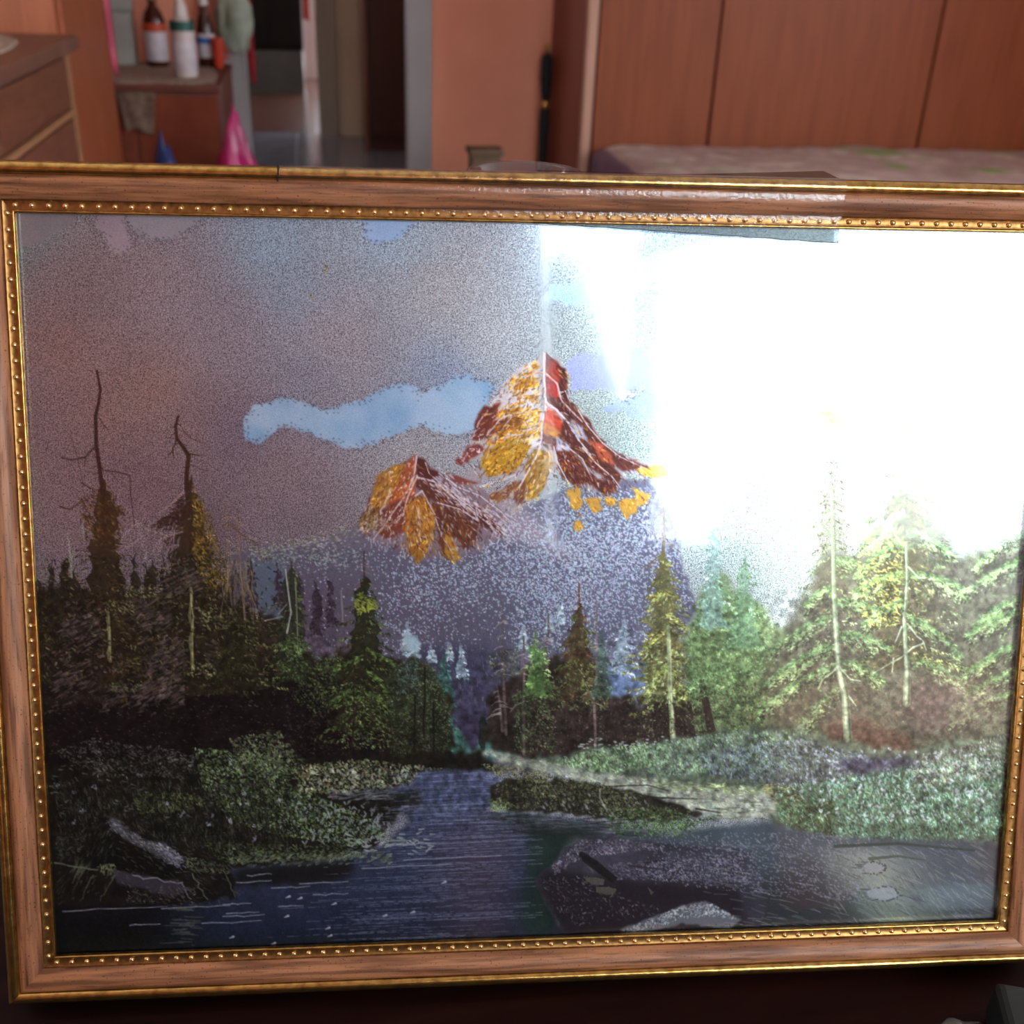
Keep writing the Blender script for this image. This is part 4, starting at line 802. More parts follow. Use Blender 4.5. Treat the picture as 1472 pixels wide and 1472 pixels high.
# brook sheen
for i in range(420):
    x = RG.uniform(1010, 1420); y = RG.uniform(1212, 1330); l = RG.uniform(8, 26)
    th = .12 + (x - 1000) / 900 + RG.randn() * .08
    cap(x, y, x + math.cos(th) * l, y + math.sin(th) * l, .7, .5, pick([(110, 116, 140), (130, 140, 150), (58, 58, 72), (120, 134, 124)]), .5)
for i in range(260):
    x = RG.uniform(1180, 1400); y = RG.uniform(1222, 1330); l = RG.uniform(8, 22)
    line([(x, y), (x + l * .5, y + l * .7)], 1., .7, pick([(60, 66, 68), (150, 160, 152), (90, 100, 98)]), .55)
yy, xx = np.nonzero((RG.rand(PH, PW) < .05) & (XX > 930) & (XX < 1250) & (YY > 1196) & (YY < 1268 + (XX - 930) * .1))
for y, x in zip(yy, xx): cap(x + PX0, y + PY0, x + PX0 + 1, y + PY0 + .6, .8, .6, (142, 148, 166), .6)
for cx_, cy_, rx_, ry_ in ((1256, 1247, 17, 9), (1268, 1284, 24, 10)):
    p = [(cx_ + rx_ * math.cos(k * .2618) * RG.uniform(.9, 1.1), cy_ + ry_ * math.sin(k * .2618) * RG.uniform(.85, 1.1)) for k in range(24)]
    lay(polymask(p, 1), (138, 144, 158), .5)
    for x, y in p:
        if x > cx_ - 8: cap(x, y, x + RG.randn() * 2, y + RG.randn(), 1.1, .9, (48, 54, 58), .8)
        else: cap(x - RG.uniform(0, 16), y, x, y, .8, .8, (56, 60, 66), .6)
line([(1250, 1234), (1290, 1230), (1330, 1236)], 5, 2, (62, 78, 68), .8); line([(1200, 1216), (1290, 1212), (1400, 1222)], 5, 3, (48, 62, 56), .8)
cv += (grain * 2.2)[..., None] * np.clip((YY - 760) / 200, .3, 1)[..., None]
wmask = polymask([(0, 860), (300, 840), (420, 900), (640, 960), (700, 940), (930, 900), (1000, 860), (1100, 860), (1530, 760), (1530, 1220), (1100, 1180), (560, 1190), (0, 1250)], 14)[..., None]
cv *= 1 - wmask * .5 + wmask * (1.0 * fbm(7, 515, 3))[..., None]
np.clip(cv, 3, 255, out=cv)
# ================================================================ the framed picture
u = np.array([.995775, -.0918264, 0.]); v = np.array([-.03102566, -.3316543, -.94289068]); n = np.array([-.08658228, -.93890699, .33310205])
O = np.array([-.11440379, .45075393, 1.05160722])            # upper left corner of the sight opening
W, H = .42, .30854
RW = .0195                                                    # width of the moulding
BACK = .010
base = O + u * W / 2 + v * (H + RW)
TZ = base[2] - n[2] * BACK - .0005                            # the table the frame stands on
fr = empty('picture_frame', base, 'gold and wood picture frame with landscape print, leaning on the dark table', 'picture frame')
mm = Matrix.Identity(4)
for i in range(3): mm[i][0] = u[i]; mm[i][1] = -n[i]; mm[i][2] = -v[i]; mm[i][3] = base[i]
fr.matrix_world = mm
def woodmat():
    M = mat('streaked_pinkish_wood', srgb(176, 124, 98), .42, spec=.35)
    nt = M.node_tree; N = nt.nodes; L = nt.links; b = N['Principled BSDF']
    uv = N.new('ShaderNodeUVMap')
    def nz(sc, ns, det, lo, hi, c1, c2):
        mp = N.new('ShaderNodeMapping'); mp.inputs['Scale'].default_value = sc; x = N.new('ShaderNodeTexNoise'); x.inputs['Scale'].default_value = ns; x.inputs['Detail'].default_value = det
        cr = N.new('ShaderNodeValToRGB'); cr.color_ramp.elements[0].position = lo; cr.color_ramp.elements[1].position = hi; cr.color_ramp.elements[0].color = c1; cr.color_ramp.elements[1].color = c2
        L.new(uv.outputs[0], mp.inputs[0]); L.new(mp.outputs[0], x.inputs['Vector']); L.new(x.outputs['Fac'], cr.inputs[0]); return cr
    a = nz((18, 420, 1), 1., 6, .4, .6, srgb(114, 76, 52), srgb(172, 120, 84))
    d = nz((60, 900, 1), 1., 4, .33, .43, srgb(84, 48, 36), (1, 1, 1, 1))
    e = nz((900, 1300, 1), 1., 3, .31, .37, srgb(96, 60, 48), (1, 1, 1, 1))
    p = None
    for q, k_ in ((d, .42), (e, .8)):
        mx = N.new('ShaderNodeMix'); mx.data_type = 'RGBA'; mx.blend_type = 'MULTIPLY'; mx.inputs[0].default_value = k_
        L.new((p or a).outputs[2 if p else 0], mx.inputs[6]); L.new(q.outputs[0], mx.inputs[7]); p = mx
    L.new(p.outputs[2], b.inputs['Base Color'])
    bp = N.new('ShaderNodeBump'); bp.inputs['Strength'].default_value = .25; bp.inputs['Distance'].default_value = .0004
    L.new(d.outputs[0], bp.inputs['Height']); L.new(bp.outputs[0], b.inputs['Normal'])
    return M
WOOD = woodmat()
GOLD = noisy(mat('gold_leaf', srgb(200, 156, 80), .22, .95), srgb(150, 112, 56), srgb(206, 168, 96), nscale=260, lo=.3, hi=.6, bump=.25, dist=.0006)
GOLDB = noisy(mat('dull_gold', srgb(150, 106, 56), .36, .9), srgb(126, 90, 50), srgb(164, 124, 72), nscale=500, lo=.3, hi=.7, bump=.12, dist=.0004)
BEADM = mat('bright_gold', srgb(236, 206, 146), .18, .9)
# profile: (distance outward from the sight edge, height toward the viewer), millimetres
LIP = [(0, .6), (0, 2.4), (.15, 2.9), (.5, 3.2), (.9, 3.1), (1.15, 2.7)]
STRIP = [(1.15, 2.6), (1.3, 2.52), (4.5, 2.46), (4.75, 2.6), (4.9, 3.2)]
WOODP = [(4.9, 2.6), (5.1, 3.4), (5.6, 4.1), (7, 5.3), (8.6, 6.2), (10.4, 6.8), (12.2, 7.0), (13.4, 6.8), (13.9, 6.2)]
OUT = [(13.9, 5.6), (14.0, 6.6), (14.5, 7.6), (15.5, 8.3), (16.7, 8.4), (17.9, 7.8), (18.8, 6.6), (19.3, 5.0), (19.5, 3.2), (19.5, -10), (16, -10)]
def corner(side, end, d):
    d = d * .001
    x0, x1, z0, z1 = -W / 2 - d, W / 2 + d, RW - d, RW + H + d
    return {'top': [(x0, z1), (x1, z1)], 'bottom': [(x1, z0), (x0, z0)], 'left': [(x0, z0), (x0, z1)], 'right': [(x1, z1), (x1, z0)]}[side][end]
def rail(name, side, prof, M, parent, nseg=1, smooth=True):
    vs, fs, uvs = [], [], []
    for s in range(nseg + 1):
        t = s / nseg
        for d, h in prof:
            a, b = corner(side, 0, d), corner(side, 1, d)
            vs.append((a[0] + (b[0] - a[0]) * t, -h * .001, a[1] + (b[1] - a[1]) * t))
            L = math.hypot(b[0] - a[0], b[1] - a[1]); uvs.append(((L * (t - .5)) + {'top': 0, 'bottom': 2, 'left': 4, 'right': 6}[side], d * .001))
    k = len(prof)
    for s in range(nseg):
        for i in range(k - 1): fs.append((s * k + i, s * k + i + 1, (s + 1) * k + i + 1, (s + 1) * k + i))
    o = mesh_obj(name, vs, fs, M, parent, smooth)
    l = o.data.uv_layers.new(name='UVMap')
    for lp in o.data.loops: l.data[lp.index].uv = uvs[lp.vertex_index]
    return o
bead_me = None
for side in ('top', 'bottom', 'left', 'right'):
    rail('wood_rail', side, WOODP, WOOD, fr)
    rail('gold_edge', side, OUT, GOLD, fr)
    rail('gold_lip', side, LIP, GOLD, fr)
    st = rail('bead_strip', side, STRIP, GOLDB, fr)
    L = W if side in ('top', 'bottom') else H
    nb = int(round((L + .004) / .00625))
    for i in range(nb):
        if bead_me is None:
            b = MB(); b.lathe([(.00125, 0), (.00118, .00030), (.00098, .00062), (.00065, .00090), (.0003, .00103), (0, .00106)], 12)
            bo = b.done('bead', BEADM, st, True); bead_me = bo.data
        else:
            bo = bpy.data.objects.new('bead', bead_me); COL.objects.link(bo); bo.parent = st
        a, c = corner(side, 0, 2.9), corner(side, 1, 2.9); t = (i + .5) / nb
        bo.location = (a[0] + (c[0] - a[0]) * t, -.00242, a[1] + (c[1] - a[1]) * t); bo.rotation_euler = (math.pi / 2, 0, 0)
# backing
MB().box(-W / 2 - .014, W / 2 + .014, .002, .008, RW - .014, RW + H + .014).done('backing_board', noisy(mat('brown_hardboard', srgb(120, 84, 56), .8), srgb(110, 76, 50), srgb(130, 92, 62), nscale=60), fr)
# the print: a fine sheet whose vertices carry the printed colours
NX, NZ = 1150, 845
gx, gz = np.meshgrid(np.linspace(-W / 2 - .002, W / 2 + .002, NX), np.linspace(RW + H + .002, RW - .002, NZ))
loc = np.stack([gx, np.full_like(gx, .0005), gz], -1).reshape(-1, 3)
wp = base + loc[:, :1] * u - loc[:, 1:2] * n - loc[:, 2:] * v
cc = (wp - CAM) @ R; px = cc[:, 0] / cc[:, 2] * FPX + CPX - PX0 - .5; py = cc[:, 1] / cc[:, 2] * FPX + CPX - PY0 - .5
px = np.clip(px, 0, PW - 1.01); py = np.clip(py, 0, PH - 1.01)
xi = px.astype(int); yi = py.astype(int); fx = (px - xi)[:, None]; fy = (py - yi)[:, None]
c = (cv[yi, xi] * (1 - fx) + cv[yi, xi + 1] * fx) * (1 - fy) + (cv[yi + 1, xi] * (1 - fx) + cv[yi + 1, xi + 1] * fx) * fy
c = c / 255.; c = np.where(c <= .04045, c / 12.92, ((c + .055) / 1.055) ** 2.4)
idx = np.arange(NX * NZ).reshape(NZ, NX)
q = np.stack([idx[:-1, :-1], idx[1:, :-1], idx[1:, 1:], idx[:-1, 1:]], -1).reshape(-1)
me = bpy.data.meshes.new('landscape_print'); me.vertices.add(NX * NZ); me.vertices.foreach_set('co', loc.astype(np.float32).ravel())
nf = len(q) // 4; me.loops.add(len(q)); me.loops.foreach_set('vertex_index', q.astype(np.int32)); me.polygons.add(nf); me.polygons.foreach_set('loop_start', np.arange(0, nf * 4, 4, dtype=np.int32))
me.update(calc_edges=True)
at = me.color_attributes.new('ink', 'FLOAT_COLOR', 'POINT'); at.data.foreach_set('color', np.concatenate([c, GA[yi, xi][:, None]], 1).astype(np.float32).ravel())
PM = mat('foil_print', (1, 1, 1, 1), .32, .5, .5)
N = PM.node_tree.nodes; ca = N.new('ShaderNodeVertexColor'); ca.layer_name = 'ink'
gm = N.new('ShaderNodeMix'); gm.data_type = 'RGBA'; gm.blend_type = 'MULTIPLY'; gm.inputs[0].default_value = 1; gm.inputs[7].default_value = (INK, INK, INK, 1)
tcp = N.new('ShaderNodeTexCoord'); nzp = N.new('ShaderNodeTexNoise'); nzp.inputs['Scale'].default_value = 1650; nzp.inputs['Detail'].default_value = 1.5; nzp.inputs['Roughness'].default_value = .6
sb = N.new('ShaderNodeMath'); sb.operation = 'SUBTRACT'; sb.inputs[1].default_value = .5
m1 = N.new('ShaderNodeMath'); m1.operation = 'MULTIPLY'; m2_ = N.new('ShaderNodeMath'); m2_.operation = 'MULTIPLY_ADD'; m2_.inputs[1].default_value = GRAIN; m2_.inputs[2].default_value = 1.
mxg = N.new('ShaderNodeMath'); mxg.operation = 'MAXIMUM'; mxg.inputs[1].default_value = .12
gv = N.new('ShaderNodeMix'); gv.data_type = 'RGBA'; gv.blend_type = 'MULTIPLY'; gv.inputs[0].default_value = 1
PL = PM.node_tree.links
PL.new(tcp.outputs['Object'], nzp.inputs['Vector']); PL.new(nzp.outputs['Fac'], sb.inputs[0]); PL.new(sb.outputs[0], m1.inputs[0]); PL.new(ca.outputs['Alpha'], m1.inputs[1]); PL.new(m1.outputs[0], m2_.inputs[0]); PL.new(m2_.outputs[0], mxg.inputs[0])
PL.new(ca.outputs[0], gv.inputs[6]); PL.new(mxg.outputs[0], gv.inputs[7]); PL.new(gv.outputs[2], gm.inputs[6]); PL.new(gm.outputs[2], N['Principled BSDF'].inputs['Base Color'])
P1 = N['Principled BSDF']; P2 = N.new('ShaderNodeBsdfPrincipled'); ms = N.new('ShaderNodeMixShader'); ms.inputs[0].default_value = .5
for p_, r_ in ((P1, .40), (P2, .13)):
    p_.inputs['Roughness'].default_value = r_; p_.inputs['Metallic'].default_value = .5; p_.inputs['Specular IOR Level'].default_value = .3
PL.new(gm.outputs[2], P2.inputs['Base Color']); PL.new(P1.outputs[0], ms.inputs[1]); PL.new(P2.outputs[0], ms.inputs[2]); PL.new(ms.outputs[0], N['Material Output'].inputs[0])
me.materials.append(PM); po = bpy.data.objects.new('landscape_print', me); COL.objects.link(po); po.parent = fr
MB().box(-W / 2 - .003, W / 2 + .003, -.0022, -.0007, RW - .003, RW + H + .003).done('glass_pane', glassy('picture_glass', .05, ior=1.4), fr)
# clear adhesive tape over the top rail
def px2x(p): return (p - 736) / 1482. * W - .0085
prof_all = [(19.9, -3), (19.9, 3.2), (19.6, 5.2), (19.0, 6.9), (18.0, 8.1), (16.7, 8.75), (15.5, 8.6), (14.4, 7.9), (13.9, 7.3), (12.2, 7.35), (10.4, 7.15), (8.6, 6.55), (7, 5.65), (5.6, 4.5), (4.6, 4.2), (3.6, 4.2), (2.6, 4.1), (1.6, 3.7), (.8, 3.6), (0, 3.3), (-.6, 2.75)]
def tape():
    rr = random.Random(3); xs = np.linspace(px2x(381), px2x(1183), 260); vs, fs = [], []
    ks = len(prof_all) + 5
    for i, x in enumerate(xs):
        t = i / 259.
        dend = 6.5 - 4.5 * min(1, t / .35) if t < .35 else max(0., 2. - 7.2 * (t - .35) / .65)
        P = prof_all[:-1] + [(0, 3.3)] * 6
        for j, (d, h) in enumerate(P):
            dd = max(d, dend); hh = h
            if d < dend:
                for (d0, h0), (d1, h1) in zip(P[:-1], P[1:]):
                    if d1 <= dend <= d0: hh = h0 + (h1 - h0) * (d0 - dend) / max(d0 - d1, 1e-6); break
            wr = .22 * (math.sin(x * 2400 + j * 1.7) * math.sin(x * 910 + j * .9) + rr.uniform(-.5, .5) * .8) * (1 if 12 < j < 18 else .45 if j < 9 else .15) * (.35 + .65 * min(1, max(0, (t - .3) / .3)))
            vs.append((x + (.0006 * math.sin(j * 1.1) if i == 259 else 0), -(hh + .12 + max(wr, -.1)) * .001, RW + H + dd * .001))
    for i in range(259):
        for j in range(ks - 1): fs.append((i * ks + j, i * ks + j + 1, (i + 1) * ks + j + 1, (i + 1) * ks + j))
    o = mesh_obj('clear_tape', vs, fs, glassy('clear_tape_film', .07, ior=1.5, haze=.01, bump=.22, bscale=700, boost=.01), fr, True)
    o['label'] = 'strip of clear adhesive tape wrapped over the top rail'
    xs = np.linspace(px2x(740), px2x(1180), 40); vs, fs = [], []
    for i, x in enumerate(xs):
        t = i / 39.; hgt = .0004 + .0030 * max(0, (t - .45) / .5) ** 1.1 * (1 if t < .95 else (1 - t) / .05 * .9 + .1)
        for k in range(4): vs.append((x, -.004 + .0012 * k * t, RW + H + .0199 + hgt * k / 3))
    for i in range(39):
        for k in range(3): fs.append((i * 4 + k, i * 4 + k + 1, i * 4 + k + 5, i * 4 + k + 4))
    mesh_obj('tape_flap', vs, fs, glassy('dusty_tape_film', .3, tint=(.5, .4, .34, 1), haze=.3, hazecol=srgb(70, 50, 42)), fr, True)
    xs = np.linspace(px2x(735), px2x(1183), 90); vs, fs = [], []
    for i, x in enumerate(xs):
        t = i / 89.; lo = -.05 - 5.6 * t ** 1.1 + .12 * math.sin(t * 60)
        for k in range(6): vs.append((x + (.0004 * math.sin(k * 2.) if i == 89 else 0), -.00242 - .00005 * math.sin(i * 1.3 + k * 2.1), RW + H + lo * k / 5 * .001))
    for i in range(89):
        for k in range(5): fs.append((i * 6 + k, i * 6 + k + 1, i * 6 + k + 7, i * 6 + k + 6))
    mesh_obj('tape_lap', vs, fs, glassy('tape_on_glass', .35, tint=(.36, .40, .40, 1), haze=.16, hazecol=srgb(150, 160, 160), bump=.4, bscale=700), fr, True)
    vs, fs = [], []
    for i, x in enumerate(xs):
        lo = -.05 - 5.6 * (i / 89.) ** 1.1 + .12 * math.sin(i / 89. * 60)
        for k in range(2): vs.append((x, -.0025, RW + H + (lo + .1 - .28 * k) * .001))
    for i in range(89): fs.append((i * 2, i * 2 + 1, i * 2 + 3, i * 2 + 2))
    mesh_obj('tape_edge', vs, fs, glassy('grimy_tape_edge', .5, tint=(.06, .06, .05, 1), haze=.3, hazecol=srgb(60, 60, 56)), fr)
tape()
MB().box(px2x(381.5), px2x(383.5), -.0087, -.0062, RW + H + .0150, RW + H + .0193).box(px2x(380), px2x(382), -.0074, -.0062, RW + H + .0132, RW + H + .0150).done('crack', mat('dark_crack', srgb(26, 18, 12), .9), fr)
# ================================================================ the table and what stands near the frame
DWOOD = noisy(mat('dark_mahogany', srgb(28, 13, 11), .55, spec=.1), srgb(20, 9, 8), srgb(34, 16, 13), (1, 14, 1), 6, 6)
DWOOD.node_tree.nodes['Principled BSDF'].inputs['Roughness'].default_value = .7; DWOOD.node_tree.nodes['Principled BSDF'].inputs['Specular IOR Level'].default_value = .03
tb = empty('table', (.15, .45, 0), 'dark mahogany table under the leaning picture frame', 'table')
MB().box(-.85, .85, -.33, .30, TZ - .028, TZ, .004).done('table_top', DWOOD, tb)
MB().box(-.80, .80, -.28, -.26, TZ - .13, TZ - .0285).done('apron', DWOOD, tb); MB().box(-.80, .80, .23, .25, TZ - .13, TZ - .0285).done('apron', DWOOD, tb)
for x in (-.79, .74):
    for y in (-.27, .19): MB().box(x, x + .05, y, y + .05, 0, TZ - .029, .004).done('leg', DWOOD, tb)
GL = glassy('clear_glass', .03, tint=(.66, .60, .62, 1), ior=1.6, boost=.05, haze=.10, hazecol=srgb(150, 130, 136))
VY = .4955; VX = .19 * VY; VZ = CAM[2] - .1795 * VY; VH = VZ - TZ
va = empty('glass_vase', (VX, VY, TZ), 'tall clear glass vase whose rim shows behind the top of the frame', 'vase')
r = .0262
MB().lathe([(0, .001), (.018, .001), (.020, .006), (.019, .05), (.020, VH * .6), (.0225, VH * .9), (r, VH - .004), (r + .0006, VH - .001), (r - .0004, VH), (r - .0022, VH - .0012), (.0205, VH * .9), (.018, VH * .6), (.017, .06), (0, .05)], 48).done('body', GL, va, True)
BLK = noisy(mat('black_plastic', srgb(14, 16, 16), .5, spec=.3), srgb(10, 12, 12), srgb(18, 20, 20), nscale=20)
p = at_z(1424, 1418, TZ + .022)
bc = empty('case', (p[0] + .039, p[1] - .031, TZ), 'black glossy case in the bottom right corner of the table', 'case')
bc.rotation_euler = (0, 0, -.35)
MB().box(-.045, .045, -.05, .02, 0, .022, .004, 3).done('body', BLK, bc)
MB().box(-.032, .040, -.0515, -.0500, .004, .016, .0006).done('panel', noisy(mat('pale_pink_label', srgb(120, 98, 94), .5), srgb(110, 90, 86), srgb(130, 108, 104), nscale=30), bc)
MB().lathe([(0, .0222), (.006, .0222), (.006, .024), (.004, .0248), (0, .0248)], 20, (-.02, -.02, 0)).done('button', BLK, bc, True)
def crumple(name, loc, sx, sy, sz, M, seed, parent=None, rot=0., neck=.25):
    rr = random.Random(seed); bm = bmesh.new(); bmesh.ops.create_icosphere(bm, subdivisions=4, radius=1)
    import mathutils.noise as mn
    for vt in bm.verts:
        q = vt.co.copy(); k = 1 + .34 * mn.noise(q * 1.7 + Vector((seed, 0, 0))) + .14 * mn.noise(q * 5 + Vector((0, seed, 0))) + .09 * mn.noise(q * 11)
        q *= k; z = q.z
        if z > .35: q.x *= 1 - neck * (z - .35) * 1.2; q.y *= 1 - neck * (z - .35) * 1.2
        vt.co = (q.x * sx, q.y * sy, max(z, -.72) * sz)
    zm = min(x.co.z for x in bm.verts)
    for vt in bm.verts: vt.co.z -= zm
    me = bpy.data.meshes.new(name); bm.to_mesh(me); bm.free(); me.materials.append(M); me.polygons.foreach_set('use_smooth', [True] * len(me.polygons))
    o = bpy.data.objects.new(name, me); COL.objects.link(o); o.location = loc; o.rotation_euler = (0, 0, rot)
    return o
p = at_z(1388, 1476, TZ + .012)
tag(crumple('plastic_bag', (p[0], p[1], TZ), .013, .008, .006, glassy('thin_plastic', .1, ior=1.5, haze=.06, bump=.4, bscale=200), 5, neck=0), 'crumpled clear plastic bag at the bottom edge, left of the black case', 'bag')
# ================================================================ furniture behind
def wood(name, a, b, sc, rough=.4): return noisy(mat(name, a, rough), a, b, sc, 4, 6, .3, .7)
DRW = wood('dresser_wood', srgb(96, 58, 42), srgb(126, 80, 58), (3, 3, 26)); DRL = wood('dresser_light_edge', srgb(150, 108, 74), srgb(168, 124, 88), (3, 3, 20))
DRW2 = wood('dresser_dull_wood', srgb(100, 66, 54), srgb(122, 84, 68), (26, 2, 3), .5)
KNOB = mat('brass_knob', srgb(160, 120, 60), .3, .9)
# chest of drawers, its front turned to the right
ds = empty('chest_of_drawers', (-.90, 2.43, 0), 'brown chest of drawers with thick top at the left edge', 'chest')
def loc(o, x0, x1, y0, y1, z0, z1): c = o.location; return (x0 - c.x, x1 - c.x, y0 - c.y, y1 - c.y, z0, z1)
MB().box(*loc(ds, -1.2, -.64, 1.62, 3.24, .0, .868)).done('body', DRW, ds)
MB().box(*loc(ds, -1.22, -.60, 1.58, 3.27, .869, .905), .006, 3).done('top', DRW2, ds)
for y in (1.62, 3.205): MB().box(*loc(ds, -.64, -.625, y, y + .035, .0, .868), .002).done('corner_post', DRL, ds)
for i, (z0, z1) in enumerate(((.735, .855), (.50, .705), (.27, .48), (.04, .25))):
    for y0 in (1.67, 2.435):
        d = MB().box(*loc(ds, -.64, -.626, y0, y0 + .755, z0, z1), .004).done('drawer', DRW, ds)
    MB().box(*loc(ds, -.64, -.624, 1.66, 3.2, z0 - .024, z0 - .008), .002).done('drawer_rail', DRL if i == 0 else DRW, ds)
LACE = noisy(mat('grey_lace', srgb(150, 134, 120), .9), srgb(120, 104, 94), srgb(190, 176, 160), nscale=90, lo=.4, hi=.6, bump=.5, dist=.002)
def doily(name, pts, z, M, thick=.003, drape=None):
    vs, fs = [], []; N_ = len(pts)
    cx = sum(p[0] for p in pts) / N_; cy = sum(p[1] for p in pts) / N_
    for s, zz in ((1., 0), (1., thick), (.97, thick * 1.3), (.5, thick * 1.1)):
        for i, p in enumerate(pts):
            w_ = 1 + .025 * math.sin(i * 2.4); vs.append((cx + (p[0] - cx) * s * w_, cy + (p[1] - cy) * s * w_, z + zz + random.uniform(0, .0008)))
    for k in range(3):
        for i in range(N_): j = (i + 1) % N_; fs.append((k * N_ + i, k * N_ + j, (k + 1) * N_ + j, (k + 1) * N_ + i))
    fs.append(tuple(range(3 * N_, 4 * N_))); fs.append(tuple(range(N_ - 1, -1, -1)))
    return mesh_obj(name, vs, fs, M)
def ell(cx, cy, rx, ry, n_=40): return [(cx + rx * math.cos(2 * math.pi * i / n_), cy + ry * math.sin(2 * math.pi * i / n_)) for i in range(n_)]
tag(doily('lace_runner', [(-1.0, 1.8), (-.66, 1.8), (-.66, 2.4), (-.665, 2.8), (-.69, 3.0), (-.75, 3.15), (-1.0, 3.2)], .9055, LACE), 'grey lace runner on top of the chest of drawers at far left', 'doily')
# tall cupboard in the same row
TC = wood('cupboard_orange_wood', srgb(140, 74, 44), srgb(164, 90, 56), (14, 14, 1.2)); TC2 = wood('cupboard_side_wood', srgb(160, 92, 58), srgb(182, 108, 70), (14, 14, 1.2))
tc = empty('cupboard', (-.93, 3.75, 0), 'tall orange-brown cupboard behind the chest of drawers', 'cupboard')
MB().box(*loc(tc, -1.2, -.675, 3.385, 4.11, .0, 2.1)).done('body', TC2, tc)
MB().box(*loc(tc, -.675, -.658, 3.40, 3.755, .06, 2.06), .003).done('door', TC, tc); MB().box(*loc(tc, -.675, -.658, 3.761, 4.10, .06, 2.06), .003).done('door', TC, tc)
MB().box(*loc(tc, -1.22, -.65, 3.37, 4.12, 2.1, 2.13), .004).done('top', TC, tc)
for c_ in list(tc.children):
    if c_.name.startswith('door'): MB().box(*loc(tc, -.658, -.645, 3.74 if c_.name == 'door' else 3.77, 3.75 if c_.name == 'door' else 3.78, 1.3, 1.42), .003).done('handle', KNOB, c_)
PNK = noisy(mat('pink_cloth', srgb(206, 96, 120), .9), srgb(190, 80, 106), srgb(220, 112, 136), nscale=20)
def cloth(name, x0, x1, y, z0, z1, M, label, cat, taper=0., amp=.012, th=.01, axis='x', lean=0.):
    vs, fs = [], []; nx, nz = 14, 20
    for s in (0, 1):
        for j in range(nz + 1):
            for i in range(nx + 1):
                t = i / nx; k = j / nz; a = x0 + (x1 - x0) * (t * (1 - taper * (1 - k)) + taper * (1 - k) * .5) + lean * (1 - k); b = y + amp * math.sin(t * 9 + k * 2) + s * th
                vs.append((a, b, z0 + (z1 - z0) * k + .01 * math.sin(t * 5) * (1 - k)) if axis == 'x' else (b, a, z0 + (z1 - z0) * k))
    K = (nx + 1) * (nz + 1); W_ = nx + 1
    for s in (0, 1):
        for j in range(nz):
            for i in range(nx):
                f = [s * K + j * W_ + i, s * K + j * W_ + i + 1, s * K + (j + 1) * W_ + i + 1, s * K + (j + 1) * W_ + i]; fs.append(tuple(f if s else f[::-1]))
    for i in range(nx): fs.append((i, i + 1, K + i + 1, K + i)); fs.append((nz * W_ + i + 1, nz * W_ + i, K + nz * W_ + i, K + nz * W_ + i + 1))
    for j in range(nz): fs.append((j * W_, K + j * W_, K + (j + 1) * W_, (j + 1) * W_)); fs.append((j * W_ + nx, (j + 1) * W_ + nx, K + (j + 1) * W_ + nx, K + j * W_ + nx))
    return tag(mesh_obj(name, vs, fs, M, None, True), label, cat)
cloth('towel', -.675, -.645, 4.135, .72, 1.5, PNK, 'pink towel hanging at the right edge of the tall cupboard', 'towel', amp=.004)
# low cabinet carrying bottles
LC = wood('glossy_red_brown_wood', srgb(104, 52, 38), srgb(128, 66, 48), (2, 20, 2), .14); LCS = wood('satin_red_brown_wood', srgb(92, 46, 34), srgb(112, 58, 42), (2, 20, 2), .6)
lc = empty('low_cabinet', (-.6, 4.5, 0), 'low glossy red-brown cabinet with bottles, left of the doorway', 'cabinet')
CZ = .685
MB().box(*loc(lc, -.9, -.318, 4.17, 4.93, .0, CZ - .022)).done('body', LCS, lc); MB().box(*loc(lc, -.91, -.312, 4.15, 4.935, CZ - .021, CZ), .004).done('top', LCS, lc)
for x0, x1 in ((-.89, -.612), (-.606, -.328)):
    d = MB().box(*loc(lc, x0, x1, 4.156, 4.17, .05, CZ - .035), .003).done('door', LC, lc)
    MB().lathe([(0, 0), (.006, 0), (.006, .008), (.011, .012), (.011, .016), (0, .019)], 16).done('knob', KNOB, d, True)
    k = d.children[0]; k.rotation_euler = (math.pi / 2, 0, 0); k.location = ((x1 - .04 if x0 < -.7 else x0 + .04) + .6, 4.156 - 4.5, .34)
tag(doily('lace_doily', [(-.72, 4.185), (-.62, 4.175), (-.5, 4.18), (-.40, 4.19), (-.335, 4.25), (-.34, 4.5), (-.40, 4.8), (-.6, 4.88), (-.76, 4.85), (-.8, 4.5)], CZ + .0005, LACE), 'pale lace doily under the bottles on the low cabinet', 'doily')
cloth('reflection_cloth', -.665, -.53, 4.138, .53, .662, noisy(mat('dull_reflection_cloth', srgb(104, 84, 72), .9), srgb(90, 70, 60), srgb(122, 102, 88), nscale=60), 'added pale cloth on the low cabinet front, standing in for a reflection', 'cloth', taper=.35, amp=.003, th=.004)  # cloth added in place of a pale reflection in the cabinet front
BZ = CZ + .005
def bottle(name, X, Y, prof, M, label, labz=None, labM=None, cap=None, capM=None, band=None, bandM=None, spout=None):
    o = empty(name, (X, Y, BZ), label, 'bottle'); MB().lathe(prof, 28).done('body', M, o, True)
    rr = max(p[0] for p in prof) + .0012
    if labz: MB().lathe([(rr - .001, labz[0]), (rr, labz[0] + .001), (rr, labz[1] - .001), (rr - .001, labz[1])], 28).done('label', labM, o, True)
    if band: MB().lathe([(band[2], band[0]), (band[2], band[1])], 28).done('band', bandM, o, True)
    if cap: MB().lathe(cap, 24).done('cap', capM, o, True)
    return o
AMB = noisy(mat('amber_plastic', srgb(60, 26, 18), .2), srgb(54, 22, 16), srgb(70, 30, 22), nscale=10); LBW = noisy(mat('white_label', srgb(200, 196, 206), .5), srgb(192, 186, 198), srgb(208, 204, 212), nscale=30)
